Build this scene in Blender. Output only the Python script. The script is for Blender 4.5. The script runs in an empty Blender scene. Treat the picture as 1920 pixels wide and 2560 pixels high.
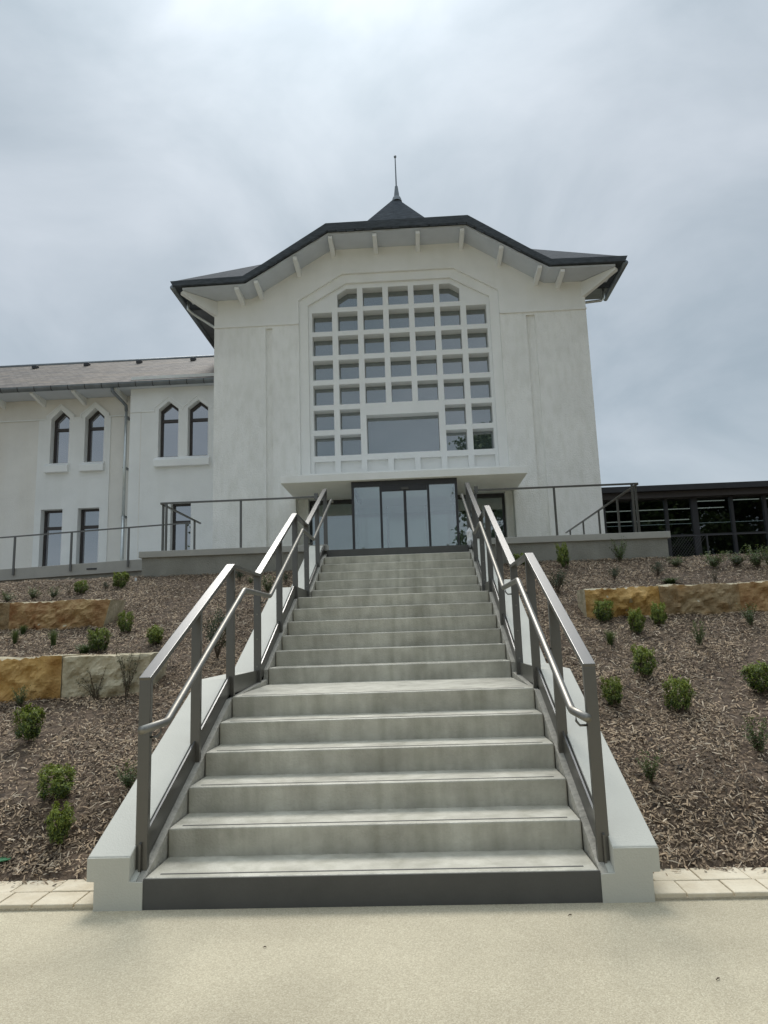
import bpy, bmesh, math, random
import numpy as np
from mathutils import Vector, Matrix, noise
from mathutils.geometry import tessellate_polygon

# ------------------------------------------------------------------ camera, sky, sun, exposure
SC = bpy.context.scene
COL = SC.collection
FPX, YAW, PITCH, ROLL = 1775.34, -0.0442, 0.1705, -0.0332
CAM = Vector((0.3369, -4.1854, 1.4626))
def cam_axes():
    cy, sy, cp, sp, cr, sr = math.cos(YAW), math.sin(YAW), math.cos(PITCH), math.sin(PITCH), math.cos(ROLL), math.sin(ROLL)
    f = Vector((sy*cp, cy*cp, sp)); r = Vector((cy, -sy, 0)); u = r.cross(f)
    return cr*r + sr*u, -sr*r + cr*u, f
RX, UX, FX = cam_axes()
cd = bpy.data.cameras.new('camera'); cam = bpy.data.objects.new('camera', cd); COL.objects.link(cam)
cd.sensor_fit = 'HORIZONTAL'; cd.sensor_width = 36; cd.lens = FPX/1920*36; cd.clip_end = 2000; cd.clip_start = .05
m = Matrix((RX, UX, -FX)).transposed().to_4x4(); m.translation = CAM
cam.matrix_world = m
SC.camera = cam
def ray(px, py): return FX + RX*((px-960)/FPX) - UX*((py-1280)/FPX)     # px in the 1920 x 2560 photograph
def at_y(px, py, Y):
    d = ray(px, py); return CAM + d*((Y-CAM.y)/d.y)
def proj(P):
    d = Vector(P)-CAM; w = d.dot(FX)
    return 960+FPX*d.dot(RX)/w, 1280-FPX*d.dot(UX)/w, w

SUN_DIR = Vector((-.075, .625, .78)).normalized()
SC.view_settings.view_transform = 'Standard'; SC.view_settings.look = 'None'
SC.view_settings.exposure = 0.62; SC.view_settings.gamma = 1
w = bpy.data.worlds.new('World'); SC.world = w; w.use_nodes = True
nt = w.node_tree; nt.nodes.clear()
def wn(t, **k):
    n = nt.nodes.new(t)
    for a, b in k.items(): setattr(n, a, b)
    return n
def wl(a, b): nt.links.new(a, b)
wo = wn('ShaderNodeOutputWorld'); bg = wn('ShaderNodeBackground'); wl(bg.outputs[0], wo.inputs[0])
sky = wn('ShaderNodeTexSky', sky_type='NISHITA'); sky.sun_disc = False
sky.sun_elevation = math.asin(SUN_DIR.z); sky.sun_rotation = math.atan2(SUN_DIR.x, SUN_DIR.y)
tc = wn('ShaderNodeTexCoord')
mp = wn('ShaderNodeMapping'); mp.inputs['Scale'].default_value = (1.0, 1.0, 1.7); wl(tc.outputs['Generated'], mp.inputs[0])
n1 = wn('ShaderNodeTexNoise'); n1.inputs['Scale'].default_value = 2.9; n1.inputs['Detail'].default_value = 7; n1.inputs['Roughness'].default_value = .52
n1.inputs['Distortion'].default_value = .35
wl(mp.outputs[0], n1.inputs['Vector'])
r1 = wn('ShaderNodeValToRGB'); wl(n1.outputs['Fac'], r1.inputs[0])
e = r1.color_ramp.elements; e[0].position = .33; e[0].color = (2.25, 2.68, 2.98, 1); e[1].position = .68; e[1].color = (3.70, 4.05, 4.36, 1)
# forward-scattered light round the sun behind the cloud
dt = wn('ShaderNodeVectorMath', operation='DOT_PRODUCT'); dt.inputs[1].default_value = SUN_DIR; wl(tc.outputs['Generated'], dt.inputs[0])
mx = wn('ShaderNodeMath', operation='MAXIMUM'); mx.inputs[1].default_value = 0; wl(dt.outputs['Value'], mx.inputs[0])
pw = wn('ShaderNodeMath', operation='POWER'); pw.inputs[1].default_value = 30; wl(mx.outputs[0], pw.inputs[0])
pw2 = wn('ShaderNodeMath', operation='POWER'); pw2.inputs[1].default_value = 5; wl(mx.outputs[0], pw2.inputs[0])
s1 = wn('ShaderNodeMath', operation='MULTIPLY'); s1.inputs[1].default_value = .85; wl(pw.outputs[0], s1.inputs[0])
s2 = wn('ShaderNodeMath', operation='MULTIPLY_ADD'); s2.inputs[1].default_value = .05; wl(pw2.outputs[0], s2.inputs[0]); wl(s1.outputs[0], s2.inputs[2])
# an overcast sky is brighter overhead than at the horizon
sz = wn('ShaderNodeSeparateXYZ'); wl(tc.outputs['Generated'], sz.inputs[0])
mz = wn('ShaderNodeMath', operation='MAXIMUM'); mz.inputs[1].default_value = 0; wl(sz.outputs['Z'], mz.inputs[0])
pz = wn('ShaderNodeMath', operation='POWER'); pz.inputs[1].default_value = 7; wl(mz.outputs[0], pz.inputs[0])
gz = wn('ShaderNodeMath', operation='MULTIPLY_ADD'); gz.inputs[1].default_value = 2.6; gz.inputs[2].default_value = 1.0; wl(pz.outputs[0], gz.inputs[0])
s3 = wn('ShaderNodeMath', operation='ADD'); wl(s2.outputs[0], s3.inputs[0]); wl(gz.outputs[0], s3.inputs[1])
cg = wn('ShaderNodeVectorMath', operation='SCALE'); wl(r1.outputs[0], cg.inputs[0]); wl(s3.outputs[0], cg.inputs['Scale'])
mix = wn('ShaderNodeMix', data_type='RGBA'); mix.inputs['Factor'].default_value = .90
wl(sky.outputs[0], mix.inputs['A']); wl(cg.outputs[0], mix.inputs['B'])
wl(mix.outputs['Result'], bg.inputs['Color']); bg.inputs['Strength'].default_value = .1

sl = bpy.data.lights.new('sun', 'SUN'); sl.energy = 1.5; sl.angle = math.radians(24); sl.color = (1, .96, .9)
so = bpy.data.objects.new('sun', sl); COL.objects.link(so)
so.rotation_euler = SUN_DIR.to_track_quat('Z', 'Y').to_euler(); so.location = SUN_DIR*80

# ------------------------------------------------------------------ materials
def mat(name, col, rough=.7, var=.12, scale=6, bump=0, bscale=60, metal=0, spec=.5, col2=None, island=0, stretch=(1, 1, 1), detail=6, streak=None):
    m = bpy.data.materials.new(name); m.use_nodes = True
    t = m.node_tree; b = t.nodes['Principled BSDF']
    b.inputs['Roughness'].default_value = rough; b.inputs['Metallic'].default_value = metal
    b.inputs['Specular IOR Level'].default_value = spec
    N, L = t.nodes.new, t.links.new
    c = N('ShaderNodeTexCoord'); mpn = N('ShaderNodeMapping'); mpn.inputs['Scale'].default_value = stretch
    L(c.outputs['Object'], mpn.inputs[0])
    oi = N('ShaderNodeObjectInfo')
    off = N('ShaderNodeVectorMath'); off.operation = 'ADD'; L(mpn.outputs[0], off.inputs[0])
    sc = N('ShaderNodeMath'); sc.operation = 'MULTIPLY'; sc.inputs[1].default_value = 37; L(oi.outputs['Random'], sc.inputs[0]); L(sc.outputs[0], off.inputs[1])
    nz = N('ShaderNodeTexNoise'); nz.inputs['Scale'].default_value = scale; nz.inputs['Detail'].default_value = detail; nz.inputs['Roughness'].default_value = .62
    L(off.outputs[0], nz.inputs['Vector'])
    rp = N('ShaderNodeValToRGB'); L(nz.outputs['Fac'], rp.inputs[0])
    a = [v*(1-var) for v in col]; bb = col2 if col2 else [min(1, v*(1+var)) for v in col]
    rp.color_ramp.elements[0].position = .33; rp.color_ramp.elements[0].color = (*a, 1)
    rp.color_ramp.elements[1].position = .67; rp.color_ramp.elements[1].color = (*bb, 1)
    out = rp.outputs[0]
    if streak:                       # rain streaks and soiling: a finer stretched layer
        n2 = N('ShaderNodeTexNoise'); n2.inputs['Scale'].default_value = 1; n2.inputs['Detail'].default_value = 5
        m2 = N('ShaderNodeMapping'); m2.inputs['Scale'].default_value = streak[0]; L(c.outputs['Object'], m2.inputs[0]); L(m2.outputs[0], n2.inputs['Vector'])
        r2 = N('ShaderNodeValToRGB'); L(n2.outputs['Fac'], r2.inputs[0])
        r2.color_ramp.elements[0].position = .42; r2.color_ramp.elements[0].color = (1, 1, 1, 1)
        r2.color_ramp.elements[1].position = .75; r2.color_ramp.elements[1].color = (*streak[1], 1)
        mm = N('ShaderNodeMix'); mm.data_type = 'RGBA'; mm.blend_type = 'MULTIPLY'; mm.inputs['Factor'].default_value = 1
        L(out, mm.inputs['A']); L(r2.outputs[0], mm.inputs['B']); out = mm.outputs['Result']
    if island:
        g = N('ShaderNodeNewGeometry'); hs = N('ShaderNodeHueSaturation'); mr = N('ShaderNodeMapRange')
        L(g.outputs['Random Per Island'], mr.inputs[0]); mr.inputs[3].default_value = 1-island; mr.inputs[4].default_value = 1+island
        L(mr.outputs[0], hs.inputs['Value']); L(out, hs.inputs['Color']); out = hs.outputs[0]
    L(out, b.inputs['Base Color'])
    if bump:
        nb = N('ShaderNodeTexNoise'); nb.inputs['Scale'].default_value = bscale; nb.inputs['Detail'].default_value = 4; L(off.outputs[0], nb.inputs['Vector'])
        bp = N('ShaderNodeBump'); bp.inputs['Strength'].default_value = bump; bp.inputs['Distance'].default_value = .02
        L(nb.outputs['Fac'], bp.inputs['Height']); L(bp.outputs[0], b.inputs['Normal'])
    return m
def leaf_mat(name, c1, c2, trans=.25, tips=True):
    m = bpy.data.materials.new(name); m.use_nodes = True
    t = m.node_tree; N, L = t.nodes.new, t.links.new; b = t.nodes['Principled BSDF']
    g = N('ShaderNodeNewGeometry'); oi = N('ShaderNodeObjectInfo')
    ad = N('ShaderNodeMath'); ad.operation = 'MULTIPLY_ADD'; ad.inputs[1].default_value = .35; ad.inputs[2].default_value = -.17; L(oi.outputs['Random'], ad.inputs[0])
    a2 = N('ShaderNodeMath'); a2.operation = 'ADD'; L(g.outputs['Random Per Island'], a2.inputs[0]); L(ad.outputs[0], a2.inputs[1])
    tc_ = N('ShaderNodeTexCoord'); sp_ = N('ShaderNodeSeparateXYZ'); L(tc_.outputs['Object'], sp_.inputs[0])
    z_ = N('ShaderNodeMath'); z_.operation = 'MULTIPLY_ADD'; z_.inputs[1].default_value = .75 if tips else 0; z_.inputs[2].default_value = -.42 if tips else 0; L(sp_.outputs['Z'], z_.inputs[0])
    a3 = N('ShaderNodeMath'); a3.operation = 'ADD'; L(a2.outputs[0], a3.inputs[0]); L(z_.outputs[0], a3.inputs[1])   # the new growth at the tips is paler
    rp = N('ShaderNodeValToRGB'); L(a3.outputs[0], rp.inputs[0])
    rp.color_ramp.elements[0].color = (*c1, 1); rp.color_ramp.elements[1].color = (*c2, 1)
    L(rp.outputs[0], b.inputs['Base Color']); b.inputs['Roughness'].default_value = .5
    tr = N('ShaderNodeBsdfTranslucent'); L(rp.outputs[0], tr.inputs[0])
    mx = N('ShaderNodeMixShader'); mx.inputs[0].default_value = trans
    L(b.outputs[0], mx.inputs[1]); L(tr.outputs[0], mx.inputs[2]); L(mx.outputs[0], t.nodes['Material Output'].inputs[0])
    return m
def glass_mat(name, tint, refl=.25, opaque=None, rough=.01):
    # thin coated glazing: part mirror, part clear (or, for blind panes, a dark room behind)
    m = bpy.data.materials.new(name); m.use_nodes = True
    t = m.node_tree; N, L = t.nodes.new, t.links.new; t.nodes.remove(t.nodes['Principled BSDF'])
    gl = N('ShaderNodeBsdfGlossy'); gl.inputs['Roughness'].default_value = rough; gl.inputs['Color'].default_value = (.95, .97, 1, 1)
    if opaque:
        tr = N('ShaderNodeBsdfDiffuse'); tr.inputs['Color'].default_value = (*opaque, 1)
    else:
        tr = N('ShaderNodeBsdfTransparent'); tr.inputs['Color'].default_value = (*tint, 1)
    fr = N('ShaderNodeFresnel'); fr.inputs['IOR'].default_value = 1.5
    ad = N('ShaderNodeMath'); ad.operation = 'ADD'; ad.use_clamp = True; ad.inputs[1].default_value = refl; L(fr.outputs[0], ad.inputs[0])
    mx = N('ShaderNodeMixShader'); L(ad.outputs[0], mx.inputs[0]); L(tr.outputs[0], mx.inputs[1]); L(gl.outputs[0], mx.inputs[2])
    nz = N('ShaderNodeTexNoise'); nz.inputs['Scale'].default_value = 1.2
    bp = N('ShaderNodeBump'); bp.inputs['Strength'].default_value = .03; L(nz.outputs['Fac'], bp.inputs['Height']); L(bp.outputs[0], gl.inputs['Normal'])
    L(mx.outputs[0], t.nodes['Material Output'].inputs[0])
    return m
def emit_mat(name, col, s):
    m = bpy.data.materials.new(name); m.use_nodes = True
    b = m.node_tree.nodes['Principled BSDF']; b.inputs['Emission Color'].default_value = (*col, 1); b.inputs['Emission Strength'].default_value = s
    return m

def set_ior(m, i): m.node_tree.nodes['Principled BSDF'].inputs['IOR'].default_value = i
STREAK = ((3.5, 3.5, .5), (.80, .80, .76))
M = dict(
 white=mat('white_render', (.86, .86, .84), .85, .03, 1.3, .25, 55, streak=((2.2, 2.2, .35), (.95, .95, .93))),
 rough=mat('roughcast_render', (.87, .865, .835), .9, .045, .8, .8, 30, streak=((7, 7, 2.2), (.90, .90, .88))),
 paint=mat('white_paint', (.82, .825, .81), .6, .03, 2, .08, 60),
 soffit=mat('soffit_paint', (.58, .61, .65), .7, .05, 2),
 beige=mat('beige_render', (.78, .76, .715), .9, .05, .9, .45, 40, streak=((1.6, 1.6, .3), (.93, .91, .88))),
 pale=mat('pale_render', (.83, .835, .82), .88, .04, 1, .4, 40, streak=((2, 2, .35), (.93, .93, .92))),
 concrete=mat('stair_concrete', (.49, .46, .375), .5, .17, 2.8, .25, 70, col2=(.64, .61, .51), streak=((9, 9, 1.2), (.72, .72, .68))),
 kerb=mat('rough_concrete', (.42, .395, .335), .9, .18, 9, .6, 35),
 cheek=mat('grey_painted_concrete', (.56, .55, .48), .6, .04, 1.6, .12, 90),
 coping=mat('coping_concrete', (.42, .41, .37), .8, .08, 2.5, .15, 60),
 twall=mat('grey_rendered_wall', (.30, .29, .25), .9, .13, 2.2, .5, 45, streak=((2.5, 2.5, .8), (.8, .8, .78))),
 dark=mat('dark_grey_paint', (.085, .083, .076), .6, .12, 3, .12, 90),
 steel=mat('bronze_grey_steel', (.046, .042, .034), .33, .06, 3),
 stain=mat('brushed_stainless', (.26, .25, .225), .48, .06, 5, metal=1, stretch=(1, 1, 1)),
 slate=mat('dark_slate', (.078, .088, .10), .9, .25, 5, .4, 30, stretch=(1, 1, 4)),
 wslate=mat('weathered_slate', (.20, .178, .155), .8, .35, 1.1, .6, 16, col2=(.34, .31, .28), stretch=(1, 1, 7), streak=((.8, 2.2, 14), (.62, .62, .66))),
 zinc=mat('zinc', (.20, .22, .235), .5, .15, 3, metal=.6),
 pipe=mat('bright_zinc', (.62, .66, .66), .35, .1, 3, metal=.7),
 frame=mat('anthracite_frame', (.03, .03, .034), .45, .1, 4),
 brown=mat('dark_brown_frame', (.05, .042, .04), .5, .1, 4),
 soil=mat('mulch_soil', (.07, .046, .03), .95, .4, 14, 1.0, 30, col2=(.18, .125, .082)),
 chip=mat('bark_chips', (.25, .172, .105), .85, .35, 1.3, island=.9, col2=(.43, .32, .21), streak=((.9, .9, .9), (.62, .60, .58))),
 chip2=mat('pale_wood_chips', (.56, .455, .33), .8, .15, 5, island=.35),
 lawn=mat('dry_lawn', (.14, .15, .06), .95, .3, .6, col2=(.26, .24, .12)),
 stem=mat('woody_stem', (.12, .09, .06), .85, .25, 30),
 ochre=mat('ochre_sandstone', (.50, .27, .055), .9, .28, 4.5, 1.0, 22, col2=(.60, .40, .16), streak=((3.2, 3.2, 3.2), (.62, .50, .40))),
 grey=mat('pale_sandstone', (.42, .37, .245), .9, .2, 4.5, 1.0, 22, col2=(.60, .53, .38), streak=((3.2, 3.2, 3.2), (.74, .68, .56))),
 rust=mat('rusty_sandstone', (.36, .155, .045), .9, .35, 4.5, 1.0, 22, col2=(.56, .40, .20), streak=((3.2, 3.2, 3.2), (.60, .45, .38))),
 brownst=mat('brown_sandstone', (.25, .175, .085), .9, .3, 4.5, 1.0, 22, col2=(.44, .33, .19), streak=((3.2, 3.2, 3.2), (.95, .70, .42))),
 paver=mat('cream_paver', (.64, .545, .39), .85, .1, 5, .4, 30, col2=(.72, .64, .49)),
 joint=mat('paver_bed', (.48, .42, .31), .95, .15, 20, .5, 60),
 plastic=mat('white_plastic', (.8, .8, .8), .35, .03, 8),
 green=mat('green_plastic', (.02, .16, .06), .4, .2, 6),
 inner=mat('interior_white', (.84, .86, .84), .7, .04, 2),
 ifloor=mat('interior_floor', (.52, .53, .51), .4, .06, 2),
 counter=mat('frosted_panel', (.64, .80, .76), .4, .06, 2),
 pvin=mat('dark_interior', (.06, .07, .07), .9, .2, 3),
 bark=mat('tree_bark', (.10, .08, .06), .9, .25, 6, .8, 10),
 gwin=glass_mat('window_glass', (.6, .65, .65), .25, (.075, .10, .096)),
 gwing=glass_mat('wing_glass', (.6, .6, .65), .34, (.035, .033, .045)),
 gdoor=glass_mat('door_glass', (.90, .96, .94), .14),
 ginner=glass_mat('inner_glass', (.94, .98, .97), .0),
 gpav=glass_mat('pavilion_glass', (.45, .50, .49), .05),
 tube=emit_mat('strip_light', (1, .98, .93), .38),
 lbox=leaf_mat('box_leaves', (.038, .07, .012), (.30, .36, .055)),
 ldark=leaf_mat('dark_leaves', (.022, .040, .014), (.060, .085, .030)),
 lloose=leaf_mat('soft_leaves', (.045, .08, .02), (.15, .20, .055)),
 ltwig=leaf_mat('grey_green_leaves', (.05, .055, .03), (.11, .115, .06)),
 ltree=leaf_mat('tree_leaves', (.022, .045, .014), (.07, .11, .03), tips=False),
)
# gravel-bound path: fine aggregate
def path_mat():
    m = bpy.data.materials.new('resin_bound_gravel'); m.use_nodes = True
    t = m.node_tree; N, L = t.nodes.new, t.links.new; b = t.nodes['Principled BSDF']; b.inputs['Roughness'].default_value = .85
    c = N('ShaderNodeTexCoord')
    v = N('ShaderNodeTexVoronoi'); v.inputs['Scale'].default_value = 190; L(c.outputs['Object'], v.inputs['Vector'])
    rp = N('ShaderNodeValToRGB'); sx = N('ShaderNodeSeparateColor'); L(v.outputs['Color'], sx.inputs[0]); L(sx.outputs[0], rp.inputs[0])
    el = rp.color_ramp.elements; el[0].position = 0; el[0].color = (.41, .35, .245, 1); el[1].position = 1; el[1].color = (.60, .54, .395, 1)
    k = el.new(.25); k.color = (.455, .395, .275, 1); k = el.new(.7); k.color = (.53, .465, .33, 1)
    n = N('ShaderNodeTexNoise'); n.inputs['Scale'].default_value = .9; n.inputs['Detail'].default_value = 7; n.inputs['Roughness'].default_value = .6; L(c.outputs['Object'], n.inputs['Vector'])
    r2 = N('ShaderNodeValToRGB'); L(n.outputs['Fac'], r2.inputs[0]); r2.color_ramp.elements[0].position = .35; r2.color_ramp.elements[0].color = (.88, .88, .88, 1); r2.color_ramp.elements[1].position = .68; r2.color_ramp.elements[1].color = (1.12, 1.13, 1.14, 1)
    mm = N('ShaderNodeMix'); mm.data_type = 'RGBA'; mm.blend_type = 'MULTIPLY'; mm.inputs['Factor'].default_value = 1
    L(rp.outputs[0], mm.inputs['A']); L(r2.outputs[0], mm.inputs['B']); L(mm.outputs['Result'], b.inputs['Base Color'])
    bp = N('ShaderNodeBump'); bp.inputs['Strength'].default_value = .4; bp.inputs['Distance'].default_value = .006
    L(v.outputs['Distance'], bp.inputs['Height']); bp.invert = True; L(bp.outputs[0], b.inputs['Normal'])
    return m
def slate_mat(name, c1, c2, c3, along_y=True):
    m = bpy.data.materials.new(name); m.use_nodes = True
    t = m.node_tree; N, L = t.nodes.new, t.links.new; b = t.nodes['Principled BSDF']; b.inputs['Roughness'].default_value = .75
    c = N('ShaderNodeTexCoord')
    nd = N('ShaderNodeTexNoise'); nd.inputs['Scale'].default_value = 1.5; L(c.outputs['Object'], nd.inputs['Vector'])
    va = N('ShaderNodeVectorMath'); va.operation = 'MULTIPLY_ADD'; va.inputs[1].default_value = (.05, .16, 0); L(nd.outputs['Color'], va.inputs[0]); L(c.outputs['Object'], va.inputs[2])
    br = N('ShaderNodeTexBrick'); br.inputs['Scale'].default_value = 1; br.inputs['Brick Width'].default_value = .24; br.inputs['Row Height'].default_value = .17
    br.inputs['Mortar Size'].default_value = .012; br.inputs['Bias'].default_value = -.1
    br.inputs['Color1'].default_value = (*c1, 1); br.inputs['Color2'].default_value = (*c2, 1); br.inputs['Mortar'].default_value = (.06, .055, .05, 1); L(va.outputs[0], br.inputs['Vector'])
    n = N('ShaderNodeTexNoise'); n.inputs['Scale'].default_value = .9; n.inputs['Detail'].default_value = 8; n.inputs['Roughness'].default_value = .65
    mp_ = N('ShaderNodeMapping'); mp_.inputs['Scale'].default_value = (.8, 2.0, 1); L(c.outputs['Object'], mp_.inputs[0]); L(mp_.outputs[0], n.inputs['Vector'])
    rp = N('ShaderNodeValToRGB'); L(n.outputs['Fac'], rp.inputs[0]); rp.color_ramp.elements[0].position = .42; rp.color_ramp.elements[1].position = .68
    mx = N('ShaderNodeMix'); mx.data_type = 'RGBA'; L(rp.outputs[0], mx.inputs['Factor']); L(br.outputs['Color'], mx.inputs['A']); mx.inputs['B'].default_value = (*c3, 1)
    mu = N('ShaderNodeMix'); mu.data_type = 'RGBA'; mu.inputs['Factor'].default_value = .45; L(br.outputs['Color'], mu.inputs['A']); L(mx.outputs['Result'], mu.inputs['B'])
    L(mu.outputs['Result'], b.inputs['Base Color'])
    bp = N('ShaderNodeBump'); bp.inputs['Strength'].default_value = .8; bp.inputs['Distance'].default_value = .03; bp.invert = True; L(br.outputs['Fac'], bp.inputs['Height']); L(bp.outputs[0], b.inputs['Normal'])
    return m
M['wslate'] = slate_mat('weathered_slate', (.075, .065, .058), (.185, .16, .14), (.26, .20, .135))
M['path'] = path_mat()
set_ior(M['steel'], 2.0); set_ior(M['slate'], 1.2)

# ------------------------------------------------------------------ mesh helpers
ORIGIN = {}                              # world origin of every empty / part
class MB:
    def __init__(s): s.v = []; s.f = []
    def add(s, vs, fs):
        o = len(s.v); s.v += [tuple(p) for p in vs]; s.f += [tuple(i+o for i in f) for f in fs]; return s
    def box(s, x0, x1, y0, y1, z0, z1):
        return s.add([(x0,y0,z0),(x1,y0,z0),(x1,y1,z0),(x0,y1,z0),(x0,y0,z1),(x1,y0,z1),(x1,y1,z1),(x0,y1,z1)],
                     [(0,3,2,1),(4,5,6,7),(0,1,5,4),(1,2,6,5),(2,3,7,6),(3,0,4,7)])
    def prism(s, loops, a, b, axis):
        """extrude a 2-D polygon (first loop) with holes; axis 'y': pts are (x,z); 'x': (y,z); 'z': (x,y)"""
        def P(p, t): return (p[0], t, p[1]) if axis == 'y' else ((t, p[0], p[1]) if axis == 'x' else (p[0], p[1], t))
        flat = [p for lp in loops for p in lp]
        tris = tessellate_polygon([[Vector((p[0], p[1], 0)) for p in lp] for lp in loops])
        n = len(flat); fs = [tuple(t) for t in tris] + [tuple(reversed([i+n for i in t])) for t in tris]
        o = 0
        for lp in loops:
            k = len(lp)
            for i in range(k):
                j = (i+1) % k; fs.append((o+i, o+j, o+j+n, o+i+n))
            o += k
        return s.add([P(p, a) for p in flat]+[P(p, b) for p in flat], fs)
    def tube(s, pts, r, n=10, cap=True):
        pts = [Vector(p) for p in pts]; rs = r if isinstance(r, (list, tuple)) else [r]*len(pts)
        vs = []; up = None
        for i, p in enumerate(pts):
            t = (pts[min(i+1, len(pts)-1)]-pts[max(i-1, 0)]).normalized()
            if up is None: up = Vector((0, 0, 1)) if abs(t.z) < .9 else Vector((1, 0, 0))
            a = t.cross(up).normalized(); b = t.cross(a).normalized(); up = -b if False else up
            for k in range(n):
                q = 2*math.pi*k/n; vs.append(p+(a*math.cos(q)+b*math.sin(q))*rs[i])
        fs = [(i*n+k, i*n+(k+1) % n, (i+1)*n+(k+1) % n, (i+1)*n+k) for i in range(len(pts)-1) for k in range(n)]
        if cap: fs += [tuple(range(n)), tuple(range((len(pts)-1)*n, len(pts)*n))]
        return s.add(vs, fs)
    def build(s, name, mt, parent=None, smooth=False, bevel=0, kind=None, recalc=True):
        c = np.array(s.v); lo, hi = c.min(0), c.max(0); o = Vector(((lo[0]+hi[0])/2, (lo[1]+hi[1])/2, lo[2]))
        me = bpy.data.meshes.new(name); me.from_pydata([(p[0]-o.x, p[1]-o.y, p[2]-o.z) for p in s.v], [], s.f)
        if recalc:
            bm = bmesh.new(); bm.from_mesh(me); bmesh.ops.recalc_face_normals(bm, faces=bm.faces); bm.to_mesh(me); bm.free()
        if smooth: me.polygons.foreach_set('use_smooth', [True]*len(me.polygons))
        me.materials.append(M[mt])
        ob = bpy.data.objects.new(name, me); COL.objects.link(ob)
        place(ob, o, parent)
        if bevel:
            md = ob.modifiers.new('bevel', 'BEVEL'); md.width = bevel; md.segments = 2; md.limit_method = 'ANGLE'; md.angle_limit = math.radians(50)
        if kind: ob['kind'] = kind
        return ob
def place(ob, o, parent):
    ORIGIN[ob] = Vector(o)
    if parent is not None: ob.parent = parent; ob.location = Vector(o)-ORIGIN[parent]
    else: ob.location = o
def copy_to(src, o, parent):
    c = src.copy(); COL.objects.link(c); c.parent = None; place(c, o, parent); return c
def tag(o, label, cat, group=None):
    o['label'] = label; o['category'] = cat
    if group: o['group'] = group
    return o
def thing(name, loc, label, cat, group=None):
    e = bpy.data.objects.new(name, None); COL.objects.link(e); e.location = loc; ORIGIN[e] = Vector(loc); e.empty_display_size = .2
    return tag(e, label, cat, group)
def box(name, mt, parent, *a, **k): return MB().box(*a).build(name, mt, parent, **k)
def ribbon(pts, wd):
    """closed outline of a polyline of width wd, 2-D, mitred"""
    P = [Vector(p) for p in pts]; L_, R_ = [], []
    for i, p in enumerate(P):
        d0 = (P[i]-P[i-1]).normalized() if i else None; d1 = (P[i+1]-P[i]).normalized() if i < len(P)-1 else None
        d0 = d0 or d1; d1 = d1 or d0
        n0, n1 = Vector((-d0.y, d0.x)), Vector((-d1.y, d1.x)); nn = (n0+n1).normalized(); k = wd/2/max(.3, nn.dot(n0))
        L_.append(p+nn*k); R_.append(p-nn*k)
    return [tuple(p) for p in L_]+[tuple(p) for p in reversed(R_)]

# ------------------------------------------------------------------ terrain
H, D = .165, .3744
Y1 = [i*D for i in range(6)]; LAND1 = 5*D+1.4563; Y2 = [LAND1+i*D for i in range(6)]; LAND2 = Y2[5]+1.2357; Y3 = [LAND2+i*D for i in range(6)]
YS = Y1+Y2+Y3                                              # riser positions, 18 of them
TOPZ = 18*H
def sst(a, b, x):
    t = min(1, max(0, (x-a)/(b-a))); return t*t*(3-2*t)
def ground_z(x, y):
    p = .05+.305*y
    if y < 1.1: p = .028+(p-.028)*sst(.25, 1.1, y)
    if y < .44: p = -.02+(p+.02)*sst(.38, .44, y)
    p = min(p, 2.63)
    if x < 0:
        k = sst(-2.38, -2.75, x)*sst(3.05, 3.3, y)
        if y < 4.6: p = max(p, p+(1.31-p)*k) if p < 1.31 else p
        k = sst(-3.9, -4.3, x)*sst(5.45, 5.7, y)
        if y < 7.5 and p < 2.02: p = p+(2.02-p)*k
    else:
        k = sst(2.45, 2.8, x)*sst(5.15, 5.4, y)
        if y < 7.5 and p < 1.92: p = p+(1.92-p)*k
    return p+.03*noise.noise((x*1.3, y*1.3, 0))+.014*noise.noise((x*5, y*5, 3))
def struct(o): o['kind'] = 'structure'; return o
struct(MB().add([(-400, -400, -.02), (400, -400, -.02), (400, 400, -.02), (-400, 400, -.02)], [(0, 1, 2, 3)]).build('ground', 'lawn', recalc=False))
struct(MB().add([(-60, -22, 0), (60, -22, 0), (60, .02, 0), (-60, .02, 0)], [(0, 1, 2, 3)]).build('path', 'path', recalc=False))
def bed(name, x0, x1, y0, y1, st=.07):
    xs = np.arange(x0, x1+.001, st); ys = np.arange(y0, y1+.001, st); mb = MB()
    mb.v = [(x, y, ground_z(x, y)) for y in ys for x in xs]; n = len(xs)
    mb.f = [(j*n+i, j*n+i+1, (j+1)*n+i+1, (j+1)*n+i) for j in range(len(ys)-1) for i in range(n-1)]
    return struct(mb.build(name, 'soil', smooth=True, recalc=False))
bed('planting_bed', -9.5, -1.5, .32, 10.7); bed('planting_bed', 1.5, 9.5, .32, 10.7)
struct(box('hillside', 'soil', None, -40, -9.45, .4, 30, -.01, 2.45)); struct(box('hillside', 'soil', None, 9.45, 40, .4, 30, -.01, 2.45)); struct(box('hillside', 'soil', None, -9.4, 9.4, 10.65, 30, -.01, 2.60))

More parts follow.
